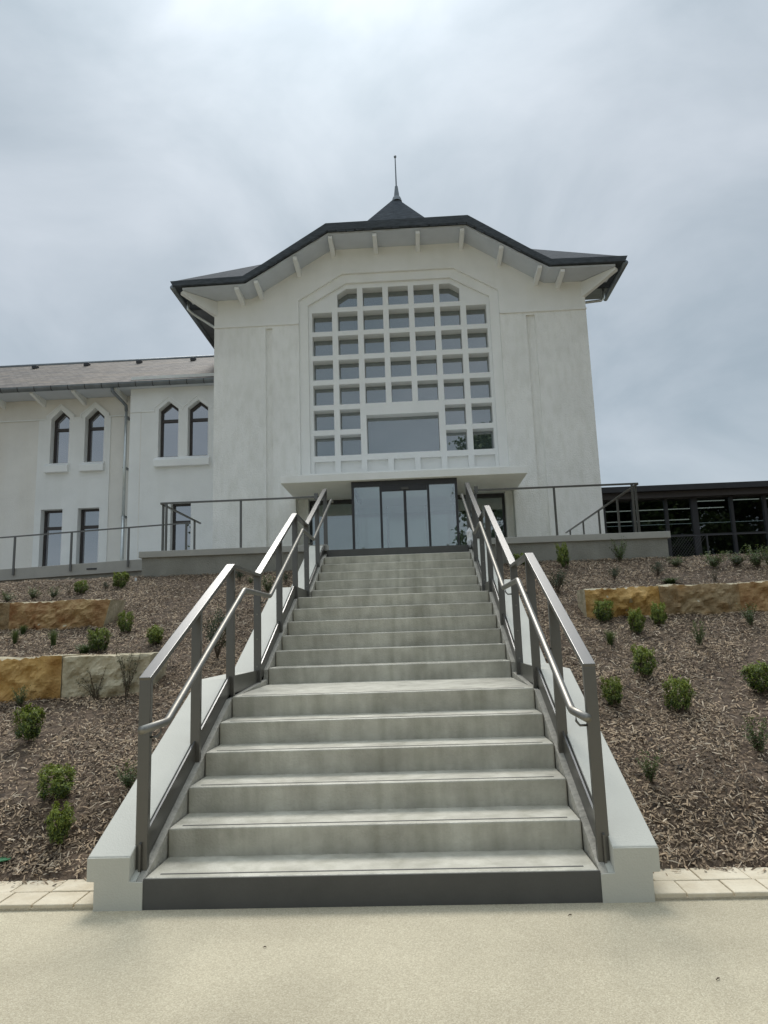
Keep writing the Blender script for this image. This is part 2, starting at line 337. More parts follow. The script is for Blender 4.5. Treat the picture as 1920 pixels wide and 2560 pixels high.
# wood-chip mulch, one mesh for each bed
def chips(side, n_try, seed, mt, lmin, lmax, wmin, wmax, name):
    rng = np.random.default_rng(seed); V = []; F = []
    ys = .22+8.3*rng.random(n_try)**1.25; xs = 1.5+7.2*rng.random(n_try); q = rng.random((n_try, 8))
    k = 0
    for i in range(n_try):
        y = ys[i]; x = side*xs[i]
        if abs(x) > 4.75 and y > 8.4 and side > 0 and y > 10.4: continue
        if abs(x) < 1.56: continue
        u, v_, w_ = proj((x, y, ground_z(x, y)))
        if w_ < .5 or u < -260 or u > 2180 or v_ > 2750: continue
        if noise.noise((x*1.1, y*1.1, 5)) < -.22 and q[i, 6] < .6: continue      # thin patches where soil shows
        z = ground_z(x, y)
        if y < .45:
            if q[i, 5] > .7*((y-.20)/.25)**4: continue
            z = max(z, .034)
        L = lmin+(lmax-lmin)*q[i, 0]**2; W = wmin+(wmax-wmin)*q[i, 1]; a = 6.283*q[i, 2]
        tl = (q[i, 3]-.5)*1.1; rl = (q[i, 4]-.5)*1.6; ca, sa = math.cos(a), math.sin(a)
        t = Vector((ca*math.cos(tl), sa*math.cos(tl), math.sin(tl)+.29*sa)); s_ = Vector((-sa*math.cos(rl), ca*math.cos(rl), math.sin(rl)+.29*ca))
        c = Vector((x, y, z+.006+.016*q[i, 5])); up = Vector((0, -.1, 1)); bend = up*(L*.12*(q[i, 6]-.3))
        tp = .35+.6*q[i, 7]
        P = [c-t*L/2-s_*W/2*tp, c-t*L/2+s_*W/2*tp, c+bend-s_*W/2, c+bend+s_*W/2, c+t*L/2-s_*W/2*tp*.7, c+t*L/2+s_*W/2*tp*.7]
        V += [tuple(p) for p in P]; F += [(k, k+2, k+3, k+1), (k+2, k+4, k+5, k+3)]; k += 6
    mb = MB(); mb.v = V; mb.f = F
    o = mb.build(name, mt, recalc=False, kind='stuff'); return o
for sd, nm in ((-1, 'side of the stairs towards the ramp'), (1, 'side of the stairs towards the glass pavilion')):
    o = chips(sd, 190000, 11+sd, 'chip', .012, .058, .004, .014, 'bark_mulch'); tag(o, 'brown bark mulch spread on the slope on the '+nm, 'mulch')
    o = chips(sd, 26000, 31+sd, 'chip2', .012, .085, .003, .010, 'wood_chips'); tag(o, 'pale wood splinters scattered over the mulch on the '+nm, 'wood chips')

# paved edging, each paver its own piece
def edging(sx):
    e = struct(box('paved_edging', 'joint', None, *sorted((sx*1.5, sx*6.5)), .012, .44, -.01, .012))
    rnd = random.Random(5+sx); src = []
    for k in range(4):
        w_ = .262; mb = MB().box(-w_/2, w_/2, -.095, .095, 0, .03+.002*k); src.append(mb)
    protos = []
    for r in range(2):
        y = .115+r*.205; x = 1.55+(.06 if r else -.11)
        while x < 6.3:
            w_ = .20+.10*rnd.random() if True else .27
            x0, x1 = x, x+w_
            if x0 < 1.545: x0 = 1.545
            X0, X1 = sorted((sx*x0, sx*x1))
            box('paver', 'paver', e, X0+.003, X1-.003, y-.1, y+.1, .004, .030+.006*rnd.random(), bevel=.006)
            x = x1
    return e
edging(-1); edging(1)

# ------------------------------------------------------------------ stairs
stair = thing('staircase', (0, 0, 0), 'wide grey concrete entrance staircase in three flights with low painted side walls', 'staircase')
HW = (1.2555, 1.2555, 1.2555)
for i in range(17):
    fl = i//6; hw = HW[fl]; y0 = YS[i]; y1 = YS[i+1]+.05
    st = box('step', 'concrete', stair, -hw, hw, y0, y1, i*H-.05, (i+1)*H, bevel=.009)
    box('grip_strip', 'dark', st, -hw+.07, hw-.07, y0+.052, y0+.066, (i+1)*H-.01, (i+1)*H+.002)
box('painted_riser', 'dark', stair, -1.262, 1.262, -.006, .01, -.01, .160)
box('top_sill', 'dark', stair, -1.25, 1.25, YS[17]-.004, YS[17]+.25, 17*H-.04, TOPZ, bevel=.004)
CH = [(-.002, .28), (1.97, 1.13), (3.1, 1.13), (5.22, 2.12), (6.3, 2.12), (8.46, 3.085)]      # top of the side walls (y, z)
def lerp_prof(pf, y):
    for (a, b), (c, d) in zip(pf, pf[1:]):
        if a <= y <= c: return b+(d-b)*(y-a)/(c-a)
    return pf[0][1] if y < pf[0][0] else pf[-1][1]
NOSE = [(0, H-.02), (Y1[5], 6*H-.02), (Y2[0]-.02, 6*H+.05), (Y2[0], 7*H-.02), (Y2[5], 12*H-.02), (Y3[0]-.02, 12*H+.05), (Y3[0], 13*H-.02), (Y3[4], 17*H-.02), (8.40, 17*H+.10)]
for sx in (-1, 1):
    wall = MB().prism([[(-.001, -.05)]+[(y, z-.13) for y, z in CH]+[(8.46, -.05)]], sx*1.305, sx*1.54, 'x')
    wall.build('side_wall', 'cheek', stair)
    cop = MB().prism([CH+[(y, z-.13) for y, z in reversed(CH)]], sx*1.338, sx*1.582, 'x')
    cop.build('wall_coping', 'cheek', stair, bevel=.006)
    ends = [(1.262, -.02), (1.54, -.02), (1.54, .150), (1.582, .152), (1.582, .276), (1.338, .276), (1.338, .150), (1.262, .146)]
    MB().prism([[(sx*a, b) for a, b in ends]], -.012, -.0035, 'y').build('wall_end', 'cheek', stair, bevel=.003)
    kb = MB().prism([[(-.003, -.05)]+[(y+.004, z+.006*math.sin(y*40)) for y, z in NOSE]+[(8.40, -.05)]], sx*1.262, sx*1.307, 'x')
    kb.build('side_kerb', 'kerb', stair)

# railings on the stairs
PY = (.1, 1.07, 2.02, 3.06, 4.22, 5.33, 6.33, 7.52, 8.62)
BASE = [(.1, .15), (2.02, 1.005), (3.06, 1.005), (5.33, 2.02), (6.33, 2.02), (8.62, 3.03)]
RAILH = 1.10
def railing(sx, label):
    t = thing('stair_railing', (sx*1.31, 0, .1), label, 'railing')
    xa, xb = sx*1.31-.035, sx*1.31+.035
    for i, y in enumerate(PY):
        z0 = lerp_prof(BASE, y); po = box('post', 'steel', t, xa, xb, y-.02, y+.02, z0-.06, z0+RAILH-.012, bevel=.003)
        if i in (3, 6):
            for q in (.18, .45, .70, .93): 
                MB().tube([(sx*1.31, y-.019, z0+q), (sx*1.31, y-.027, z0+q)], .009, 8).build('bolt', 'stain', po)
    P = [(y, z+RAILH) for y, z in BASE]; P[0] = (P[0][0]-.02, P[0][1]-.01); P[-1] = (P[-1][0]+.02, P[-1][1]+.01)
    for (a, b), (c, d) in zip(P, P[1:]):
        ln = ribbon([(a, b-.002), (c, d-.002)], .03) if abs(b-d) < .01 else ribbon([(a, b), (c, d)], .034)
        MB().prism([ln], xa-.001 if abs(b-d) > .01 else xa+.002, xb+.001 if abs(b-d) > .01 else xb-.002, 'x').build('top_rail', 'steel', t, bevel=.003)
    band = [(-.0, .30)]+[(y, z+.018) for y, z in CH[1:]]; band[0] = (.06, lerp_prof(CH, .06)+.018)
    MB().prism([band+[(y, z-.21) for y, z in reversed(band)]], sx*1.305, sx*1.317, 'x').build('stringer_plate', 'steel', t)
    hx = sx*1.215; hz = [(-.20, .985), (.20, .985), (2.12, 1.895), (3.22, 1.895), (5.42, 2.915), (6.45, 2.915), (8.75, 3.96), (8.95, 3.96)]
    pts = []
    for i, (y, z) in enumerate(hz):           # bends are slightly rounded
        p = Vector((hx, y, z))
        if 0 < i < len(hz)-1:
            a = (Vector((hx, *hz[i-1]))-p).normalized()*.03; b = (Vector((hx, *hz[i+1]))-p).normalized()*.03
            pts += [p+a, p+(a+b)*.3, p+b]
        else: pts.append(p)
    MB().tube(pts, .0235, 16).build('handrail', 'stain', t, smooth=True)
    for y in PY:
        z = lerp_prof(hz, y)
        MB().tube([(sx*1.28, y, z-.075), (sx*1.235, y, z-.075), (hx, y, z-.05), (hx, y, z-.018)], .007, 8).build('bracket', 'steel', t, smooth=True)
    return t
railing(-1, 'bronze grey stair railing with round steel handrail, on the stair side facing the ramp')
railing(1, 'bronze grey stair railing with round steel handrail, on the stair side facing the glass pavilion')

# ------------------------------------------------------------------ terrace
struct(box('terrace', 'path', None, -4.69, 4.79, 8.56, 15.6, 2.4, TOPZ-.008))
for sx, xe, lb in ((-1, -4.71, 'low grey rendered terrace wall with pale coping ending at the ramp'), (1, 4.81, 'low grey rendered terrace wall with pale coping ending near the wire fence')):
    t = thing('terrace_wall', ((xe+sx*1.5)/2, 8.5, 2.2), lb, 'wall')
    a, b = sorted((sx*1.262, xe-sx*.05)); box('wall', 'twall', t, a, b, 8.47, 8.62, 1.9, 2.985)
    a, b = sorted((sx*1.262, xe)); box('coping', 'coping', t, a, b, 8.43, 8.66, 2.975, 3.09, bevel=.006)
    a, b = sorted((xe-sx*.19, xe-sx*.05)); box('return_wall', 'twall', t, a, b, 8.621, 10.6 if sx < 0 else 15, 1.9, 2.985)
    a, b = sorted((xe-sx*.23, xe)); box('coping', 'coping', t, a, b, 8.661, 10.6 if sx < 0 else 15, 2.973, 3.088, bevel=.006)
def bar(x0, x1, y0, y1, z0, z1): return MB().box(min(x0, x1), max(x0, x1), y0, y1, z0, z1)
def terrace_rail(sx, ylast, yposts, lb):
    t = thing('terrace_railing', (sx*2.9, 8.54, 3.09), lb, 'railing'); xe = 4.36*sx
    zt = 4.0
    bar(sx*1.42, xe, 8.515, 8.565, zt-.028, zt).build('top_rail', 'steel', t)
    bar(xe-.02, xe+.02, 8.567, ylast, zt-.028, zt-.001).build('top_rail', 'steel', t)
    for x in (1.45, 2.86, 4.25): bar(sx*x-.018, sx*x+.018, 8.525, 8.557, 3.06, zt-.02).build('post', 'steel', t)
    for y in yposts: bar(xe-.016, xe+.016, y-.025, y+.025, 3.06, zt-.02).build('post', 'steel', t)
    b = bar(sx*1.46-.03, sx*1.46+.03, 8.49, 8.55, 3.93, 4.05).build('end_bracket', 'steel', t)
terrace_rail(-1, 10.95, (8.68, 10.55), 'thin steel terrace railing whose short return stops at the ramp')
terrace_rail(1, 14.9, (8.70, 9.92, 11.4, 12.9, 14.4), 'thin steel terrace railing whose long return runs back to the tower')

# crumpled plastic at the top of the side wall, plant tag, green scrap
rnd = random.Random(3); mb = MB(); rings = []
for j in range(7):
    z = 2.92+j*.06; rr = (.02, .045, .05, .038, .055, .05, .012)[j]; ring = []
    for k in range(9):
        a = k/9*6.283; ring.append((1.292+math.cos(a)*rr*(1+.35*rnd.uniform(-1, 1)), 8.42+math.sin(a)*rr*(1+.35*rnd.uniform(-1, 1)), z+.012*rnd.uniform(-1, 1)))
    rings += ring
mb.add(rings, [(j*9+k, j*9+(k+1) % 9, (j+1)*9+(k+1) % 9, (j+1)*9+k) for j in range(6) for k in range(9)]+[tuple(range(9)), tuple(range(54, 63))])
tag(mb.build('plastic_wrap', 'plastic'), 'crumpled white plastic wrap at the top end of the stair side', 'plastic wrap')

# ------------------------------------------------------------------ ramp on the wing side
t = thing('ramp_wall', (-7.6, 10.6, 2.4), 'long grey ramp wall with a deep pale coping rising to the terrace', 'wall')
def rz(x): return 3.207+(x+5.6)*.0345
MB().prism([[(-14, 1.9), (-4.75, 1.9), (-4.75, rz(-4.75)-.235), (-14, rz(-14)-.235)]], 10.66, 10.85, 'y').build('wall', 'twall', t)
MB().prism([[(-14, rz(-14)-.245), (-4.75, rz(-4.75)-.245), (-4.75, rz(-4.75)), (-14, rz(-14))]], 10.61, 10.90, 'y').build('coping', 'coping', t, bevel=.006)
v = box('vent_grille', 'frame', t, -6.70, -6.48, 10.602, 10.62, rz(-6.6)-.15, rz(-6.6)-.115)
struct(MB().prism([[(-14, 2.0), (-4.65, 2.0), (-4.65, rz(-4.65)-.12), (-14, rz(-14)-.12)]], 10.87, 17.2, 'y').build('ramp', 'coping'))
t = thing('ramp_railing', (-7.5, 10.59, 3.0), 'thin sloping steel railing fixed to the front of the ramp wall', 'railing')
def rr(x): return 3.958+(x+4.48)*.0383
MB().prism([[(-14, rr(-14)), (-4.47, rr(-4.47)), (-4.47, rr(-4.47)-.026), (-14, rr(-14)-.026)]], 10.565, 10.605, 'y').build('top_rail', 'steel', t)
for k in range(8):
    x = -4.55-1.247*k; bar(x-.02, x+.02, 10.57, 10.603, rz(x)-.15, rr(x)-.02).build('post', 'steel', t)

# ------------------------------------------------------------------ entrance tower
YF = 15.0; TX0, TX1 = -5.27, 5.42
tw = thing('entrance_tower', (0.07, YF, 2.6), 'white rendered entrance tower with a big gridded window and flared slate roof', 'building')
def octo(a, x0=-2.80, x1=2.98, z0=5.3, zs=11.12, xt0=-1.51, xt1=1.73, zt=11.88):
    return [(x0+a, z0), (x1-a, z0), (x1-a, zs-a*.55), (xt1-a*.42, zt-a), (xt0+a*.42, zt-a), (x0+a, zs-a*.55)]
def rect(x0, x1, z0, z1): return [(x0, z0), (x1, z0), (x1, z1), (x0, z1)]
ENTR = rect(-2.95, 3.06, 2.9, 5.26)
UP = [(TX0, 10.42), (TX1, 10.42), (TX1, 11.5), (4.2, 11.5), (2.09, 12.75), (-1.81, 12.75), (-4.1, 11.5), (TX0, 11.5)]
oc = octo(0)
# upper gable wall (smooth) and lower wall (roughcast), both with the openings cut out of them
def clip_up():                     # gable wall outline with the window head notched into it
    return [(TX0, 10.40), (-2.80, 10.40), oc[5], oc[4], oc[3], oc[2], (2.98, 10.40), (TX1, 10.40), (TX1, 11.5), (4.2, 11.5), (2.09, 12.72), (-1.81, 12.72), (-4.1, 11.5), (TX0, 11.5)]
MB().prism([clip_up()], YF, YF+.35, 'y').build('gable_wall', 'white', tw)
def low(x0, x1, holes, en): pass
LW = [(TX0, 2.2), (-2.95, 2.2), (-2.95, 5.3), (-2.80, 5.3), (-2.80, 10.40), (TX0, 10.40)]
RW = [(3.06, 2.2), (TX1, 2.2), (TX1, 10.40), (2.98, 10.40), (2.98, 5.3), (3.06, 5.3)]
MB().prism([LW, rect(-3.77, -3.57, 3.0, 10.30)], YF+.004, YF+.35, 'y').build('front_wall', 'rough', tw)
MB().prism([RW, rect(3.72, 3.97, 3.0, 10.30)], YF+.004, YF+.35, 'y').build('front_wall', 'rough', tw)
for a, b in ((-3.79, -3.55), (3.70, 3.99)): box('groove_back', 'rough', tw, a, b, YF+.07, YF+.12, 2.95, 10.35)
for a, b in ((TX0-.01, -2.80), (2.98, TX1+.01)):
    box('string_course', 'white', tw, a, b, YF-.035, YF+.03, 10.375, 10.425)
for x in (TX0, TX1-.35):
    box('side_wall', 'rough', tw, x, x+.35, YF+.352, 24.5, 2.2, 11.5)
box('back_wall', 'rough', tw, TX0, TX1, 24.5, 24.8, 2.2, 11.5)
# recessed surround, then the lattice
MB().prism([octo(0.002), octo(.26, z0=5.95)], YF+.075, YF+.33, 'y').build('window_surround', 'white', tw)
XC = [.10+.746*k for k in range(-3, 4)]; HWN = .292
ROWS = [(6.46, 7.06), (7.21, 7.80), (7.95, 8.55), (8.70, 9.29), (9.44, 10.03), (10.17, 10.76), (10.90, 11.47)]
holes = []; cells = []
for r, (z0, z1) in enumerate(ROWS):
    for k, x in enumerate(XC):
        if r < 2 and k in (2, 3, 4): continue
        if r == 6 and k in (0, 6): continue
        if r == 6 and k == 1: pg = [(x-HWN, z0), (x+HWN, z0), (x+HWN, z1), (x-.02, z1), (x-HWN, z1-.17)]
        elif r == 6 and k == 5: pg = [(x-HWN, z0), (x+HWN, z0), (x+HWN, z1-.17), (x+.02, z1), (x-HWN, z1)]
        else: pg = rect(x-HWN, x+HWN, z0, z1)
        holes.append(pg); cells.append(pg)
big = rect(-.93, 1.12, 6.47, 7.60); holes.append(big); cells.append(big)
panels = [rect(x-HWN, x+HWN, 5.55, 6.30) for x in XC]
lat = MB().prism([octo(.262, z0=5.5)]+holes+panels, YF+.15, YF+.50, 'y').build('window_lattice', 'paint', tw)
for pg in cells:
    xs = [p[0] for p in pg]; zs = [p[1] for p in pg]; e_ = .004
    MB().prism([[(p[0]+(e_ if p[0] < sum(xs)/len(xs) else -e_), p[1]+(e_ if p[1] < sum(zs)/len(zs) else -e_)) for p in pg]], YF+.47, YF+.485, 'y').build('pane', 'gwin', lat)
for pg in panels:
    MB().prism([[(p[0], p[1]) for p in rect(pg[0][0]+.002, pg[1][0]-.002, 5.552, 6.298)]], YF+.24, YF+.28, 'y').build('blank_panel', 'paint', lat)
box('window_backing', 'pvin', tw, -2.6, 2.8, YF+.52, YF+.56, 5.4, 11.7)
# canopy
box('canopy', 'white', tw, -2.985, 3.135, 13.0, YF+.12, 5.25, 5.44, bevel=.008)
# entrance recess
for x0, x1 in ((-2.951, -2.65), (2.86, 3.061)): box('entrance_pier', 'rough', tw, x0, x1, YF+.355, YF+.66, 2.6, 5.3)
box('entrance_ceiling', 'white', tw, -2.95, 3.06, YF+.125, 18.2, 5.27, 5.40)
# roof: raised eave over the gable, flaring out to the corners
TOPP = [(-6.27, 11.43), (-4.22, 11.47), (-3.72, 11.76), (-1.85, 12.93), (2.14, 12.93), (3.84, 11.79), (4.36, 11.47), (6.42, 11.44)]
BOTP = [(-6.20, 11.29), (-4.18, 11.31), (-3.70, 11.59), (-1.81, 12.71), (2.10, 12.71), (3.84, 11.60), (4.32, 11.31), (6.35, 11.29)]
YE = 14.07
roof = MB().prism([TOPP+list(reversed(BOTP))], YE, 15.6, 'y').build('roof', 'slate', tw)
SOF = [(-5.95, 11.265)]+[(x*.995, z-.02) for x, z in BOTP[1:-1]]+[(6.1, 11.265)]
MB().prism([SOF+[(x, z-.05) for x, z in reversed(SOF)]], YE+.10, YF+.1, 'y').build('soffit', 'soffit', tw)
# staggered slate ends hanging just below the verge
rv = random.Random(21)
for (xa, za), (xb, zb) in zip(BOTP[1:], BOTP[2:-1]):
    L_ = math.hypot(xb-xa, zb-za); n_ = max(1, int(L_/.26)); d_ = Vector((xb-xa, zb-za))/L_; nn_ = Vector((-d_.y, d_.x))
    for k in range(n_):
        if rv.random() < .22: continue
        a_ = Vector((xa, za))+d_*(L_*k/n_+.012+rv.uniform(0, .02)); b_ = Vector((xa, za))+d_*(L_*(k+1)/n_-.012-rv.uniform(0, .05)); h_ = rv.uniform(.018, .05)
        MB().prism([[tuple(a_+nn_*.03), tuple(b_+nn_*.03), tuple(b_-nn_*h_), tuple(a_-nn_*h_)]], YE+.012, YE+.03, 'y').build('verge_slate', 'slate', roof)
TM = [(-3.72, 11.72), (-1.85, 12.90), (2.14, 12.90), (3.84, 11.76)]
mid = MB().prism([TM+[(4.6, 11.44), (4.6, 11.35), (-4.6, 11.35), (-4.6, 11.44)]], 15.55, 17.2, 'y').build('dormer_roof', 'slate', roof)
ap = (.08, 20.4, 17.80); rgz = 14.45; RT = 4.09
def ring(t, z): return [(-6.27+t, YE+t, z), (6.42-t, YE+t, z), (6.42-t, 26.7-t, z), (-6.27+t, 26.7-t, z)]
r0, r2 = ring(.02, 11.425), ring(RT, rgz)
mb = MB(); mb.add([r0[0], (-4.15, YE+.02, 11.425), (-1.80, YE+2.03, 12.93), (2.09, YE+2.03, 12.93), (4.2, YE+.02, 11.425), r0[1], r2[1], r2[0]], [(0, 1, 2, 7), (2, 3, 6, 7), (3, 4, 5, 6)])
mb.add([(5.47, 16.3, 11.425), r0[2], r2[2], r2[1]], [(0, 1, 2, 3)]); mb.add([r0[1], (6.40, 16.3, 11.425), (5.47, 16.3, 12.1), r2[1]], [(0, 1, 2, 3)])
mb.add([r0[2], r0[3], r2[3], r2[2]], [(0, 1, 2, 3)]); mb.add([r0[3], r0[0], r2[0], r2[3]], [(0, 1, 2, 3)])
mb.add(r2+[ap], [(i, (i+1) % 4, 4) for i in range(4)])
mb.build('hip_roof', 'slate', roof)
box('side_soffit', 'zinc', roof, TX1-.05, 6.3, 15.62, 16.3, 11.28, 11.36)
box('side_soffit', 'zinc', roof, -6.2, TX0+.05, 15.62, 24, 11.28, 11.36)
# finial
fin = [at_y(857*1.15732, 430*1.15732, 20.4), at_y(856*1.15732, 403*1.15732, 20.4), at_y(853.5*1.15732, 341*1.15732, 20.4), at_y(853*1.15732, 336*1.15732, 20.4)]
mb = MB().tube([fin[0]-Vector((0, 0, .12)), fin[0], fin[0]+Vector((0, 0, .05)), fin[0]+Vector((0, 0, .06)), fin[1]], [.20, .17, .15, .11, .055], 12)
x0 = fin[1]; mb.tube([fin[1], fin[2]], [.028, .02], 8)
mb.tube([fin[2]-Vector((0, 0, .02)), fin[2]+Vector((0, 0, .02)), fin[2]+Vector((0, 0, .07)), fin[3]+Vector((0, 0, .02))], [.02, .05, .05, .01], 8)
mb.build('finial', 'zinc', roof)
# brackets under the eaves
for x, z in ((-1.75, 12.59), (-.49, 12.59), (.73, 12.59), (1.98, 12.59), (-2.76, 12.02), (3.04, 12.0), (-3.87, 11.36), (4.06, 11.34), (-4.42, 11.20), (4.67, 11.20)):
    MB().prism([[(YE+.13, z+.03), (YE+.13, z-.06), (YE+.45, z-.10), (YF+.01, z-.17), (YF+.01, z+.03)]], x-.06, x+.06, 'x').build('eave_bracket', 'paint', tw, bevel=.01)
for sx, xw, xe in ((-1, TX0, -6.0), (1, TX1, 6.15)):
    mb = MB(); d = Vector((sx*.7071, -.7071, 0)); n = Vector((.7071*.07, .7071*.07*sx, 0)); p0 = Vector((xw-sx*.1, YF+.1, 0)); p1 = Vector((xe, YE+.2, 0))
    vs = [p0+n+Vector((0, 0, 11.21)), p1+n+Vector((0, 0, 11.21)), p1+n+Vector((0, 0, 11.13)), p0+n+Vector((0, 0, 10.72))]
    vs += [q-n*2 for q in vs]
    mb.add(vs, [(0, 1, 2, 3), (7, 6, 5, 4), (0, 4, 5, 1), (1, 5, 6, 2), (2, 6, 7, 3), (3, 7, 4, 0)]).build('corner_bracket', 'paint', tw, bevel=.01)
# rainwater pipes tucked under the side eaves
q = lambda a, b, Y: at_y(400+a/2.765, 360+b/2.765, Y)
MB().tube([(-6.05, 15.0, 11.25), (-6.05, 15.0, 11.02), (-5.95, 15.05, 10.92), (-5.35, 15.3, 10.55), (-5.22, 15.35, 10.5)], .04, 10).build('downpipe', 'pipe', tw, smooth=True)
MB().tube([(6.12, 15.6, 11.25), (6.12, 15.6, 10.98), (6.04, 15.6, 10.90), (5.55, 15.6, 10.86), (5.44, 15.6, 10.86), (5.44, 15.6, 10.6)], .04, 10).build('downpipe', 'pipe', tw, smooth=True)
for sx, xe, y1 in ((-1, -6.22, 24), (1, 6.37, 16.3)):
    MB().tube([(xe, YE+.05, 11.27), (xe, y1, 11.27)], .07, 10).build('side_gutter', 'zinc', tw, smooth=True)

# ------------------------------------------------------------------ glazed vestibule
ve = thing('glass_vestibule', (.09, 13.2, TOPZ), 'glazed entrance vestibule with dark frame and sliding doors under the canopy', 'entrance')
vx0, vx1, vz = -1.23, 1.41, 5.20
for x, wd in ((vx0+.03, .06), (-.50, .055), (.10, .07), (.685, .055), (vx1-.03, .06)):
    box('frame_post', 'frame', ve, x-wd/2, x+wd/2, 13.17, 13.25, TOPZ-.01, vz-.09)
box('header', 'frame', ve, vx0, vx1, 13.165, 13.26, vz-.09, vz+.046)
box('door_track', 'frame', ve, -.47, .655, 13.168, 13.25, 4.98, vz-.092)
box('sensor', 'dark', ve, .02, .20, 13.13, 13.167, 5.0, 5.06)
box('threshold', 'frame', ve, vx0, vx1, 13.165, 13.26, TOPZ-.008, TOPZ+.05)
for x0, x1, nm in ((vx0+.06, -.53, 'fixed_pane'), (-.47, .065, 'door_pane'), (.135, .655, 'door_pane'), (.715, vx1-.06, 'fixed_pane')):
    box(nm, 'gdoor', ve, x0, x1, 13.20, 13.212, TOPZ+.05, 4.98 if nm == 'door_pane' else vz-.09)
for x in (vx0+.01, vx1-.022): box('side_pane', 'ginner', ve, x, x+.012, 13.262, 15.6, TOPZ, vz-.09)
for x in (vx0, vx1-.06): box('side_frame', 'frame', ve, x, x+.06, 13.262, 15.55, vz-.09, vz+.04)
for x in (-.46, .06, .62): box('inner_door_frame', 'zinc', ve, x, x+.05, 15.5, 15.56, TOPZ, 5.0)
for x0, x1 in ((-1.2, -.48), (-.41, .06), (.11, .62), (.67, 1.38)): box('inner_pane', 'ginner', ve, x0, x1, 15.52, 15.53, TOPZ, 5.0)
box('ceiling', 'inner', ve, vx0, vx1, 13.27, 15.12, vz-.02, vz+.03)
# lobby seen through the doors
lo = thing('entrance_lobby', (.05, 17, TOPZ-.01), 'pale lobby with frosted counter seen through the sliding glass doors', 'lobby')
box('floor', 'ifloor', lo, -2.9, 3.0, 15.2, 18.9, TOPZ-.09, TOPZ-.004)
box('wall', 'inner', lo, -2.9, 3.0, 18.8, 18.89, TOPZ-.003, 5.26)
for x in (-2.9, 2.95): box('wall', 'inner', lo, x, x+.05, 15.7, 18.79, TOPZ-.003, 5.26)
box('counter', 'counter', lo, -1.1, 1.2, 17.2, 17.6, TOPZ-.003, 4.05)
for x in (-.5, 0.05, .6): box('cabinet_frame', 'zinc', lo, x, x+.03, 17.15, 17.199, TOPZ, 4.04)
# side windows of the entrance
for a, b, nm in ((-2.64, -1.26, 'the ramp'), (1.44, 2.85, 'the pavilion')):
    sw = thing('entrance_side_window', ((a+b)/2, YF+.6, TOPZ), 'dark framed full height window beside the glass vestibule towards '+nm, 'window')
    MB().prism([rect(a, b, TOPZ, 5.265), rect(a+.06, b-.06, TOPZ+.06, 5.15)], YF+.55, YF+.63, 'y').build('frame', 'frame', sw)
    box('pane', 'gdoor', sw, a+.06, b-.06, YF+.585, YF+.597, TOPZ+.06, 5.15)

# ------------------------------------------------------------------ side wing
wg = thing('side_wing', (-9.5, 16.5, 2.6), 'cream two storey wing with paired pointed windows and weathered slate roof', 'building')
def pent(x0, x1, z0, zs, za): return [(x0, z0), (x1, z0), (x1, zs), ((x0+x1)/2, za), (x0, zs)]
L_ARCH = [pent(-10.95, -10.36, 7.03, 8.47, 8.76), pent(-9.86, -9.25, 7.03, 8.47, 8.77)]
R_ARCH = [pent(-7.31, -6.70, 6.92, 8.42, 8.67), pent(-6.41, -5.79, 6.92, 8.43, 8.67)]
L_GR = [rect(-11.14, -10.46, 2.95, 5.58), rect(-9.98, -9.31, 2.95, 5.58)]; R_GR = [rect(-6.89, -6.28, 2.95, 5.51)]
MB().prism([rect(-16, -8.2, 2.2, 9.5)]+[rect(-11.34, -9.04, 2.6, 8.46)], 16.8, 17.1, 'y').build('wall', 'beige', wg)     # the painted bay below is set into this
mb = MB(); mb.prism([rect(-11.338, -9.042, 2.602, 8.458)]+[[(p[0], min(p[1], 8.458-.0005)) for p in pg] for pg in []], 16.785, 16.786, 'y') if False else None
def notch_bay(x0, x1, z0, z1, arches, doors):
    """rectangular bay whose pointed windows break through its top edge"""
    return [rect(x0, x1, z0, z1)]
bayL = [(-11.34, 2.6), (-9.04, 2.6), (-9.04, 8.46)]
for pg in reversed(L_ARCH):
    x0, x1 = pg[0][0]-.14, pg[1][0]+.14; xm = (x0+x1)/2
    bayL += [(x1, 8.46), (x1, 8.56), (xm, 8.93), (x0, 8.56), (x0, 8.46)]
bayL += [(-11.34, 8.46)]
# the same notches are cut out of the plain wall, which leaves a shadow joint round the bay
for o in list(wg.children):
    bpy.data.objects.remove(o)
MB().prism([[(-16, 2.2), (-8.2, 2.2), (-8.2, 9.5), (-16, 9.5)], bayL], 16.80, 17.1, 'y').build('wall', 'beige', wg)
MB().prism([bayL]+L_ARCH+L_GR, 16.775, 17.09, 'y').build('window_bay', 'pale', wg)
MB().prism([rect(-8.19, TX0-.002, 2.2, 9.5)]+R_ARCH+R_GR, 16.2, 16.5, 'y').build('wall', 'pale', wg)
box('return_wall', 'beige', wg, -8.19, -7.89, 16.505, 17.08, 2.2, 9.5)
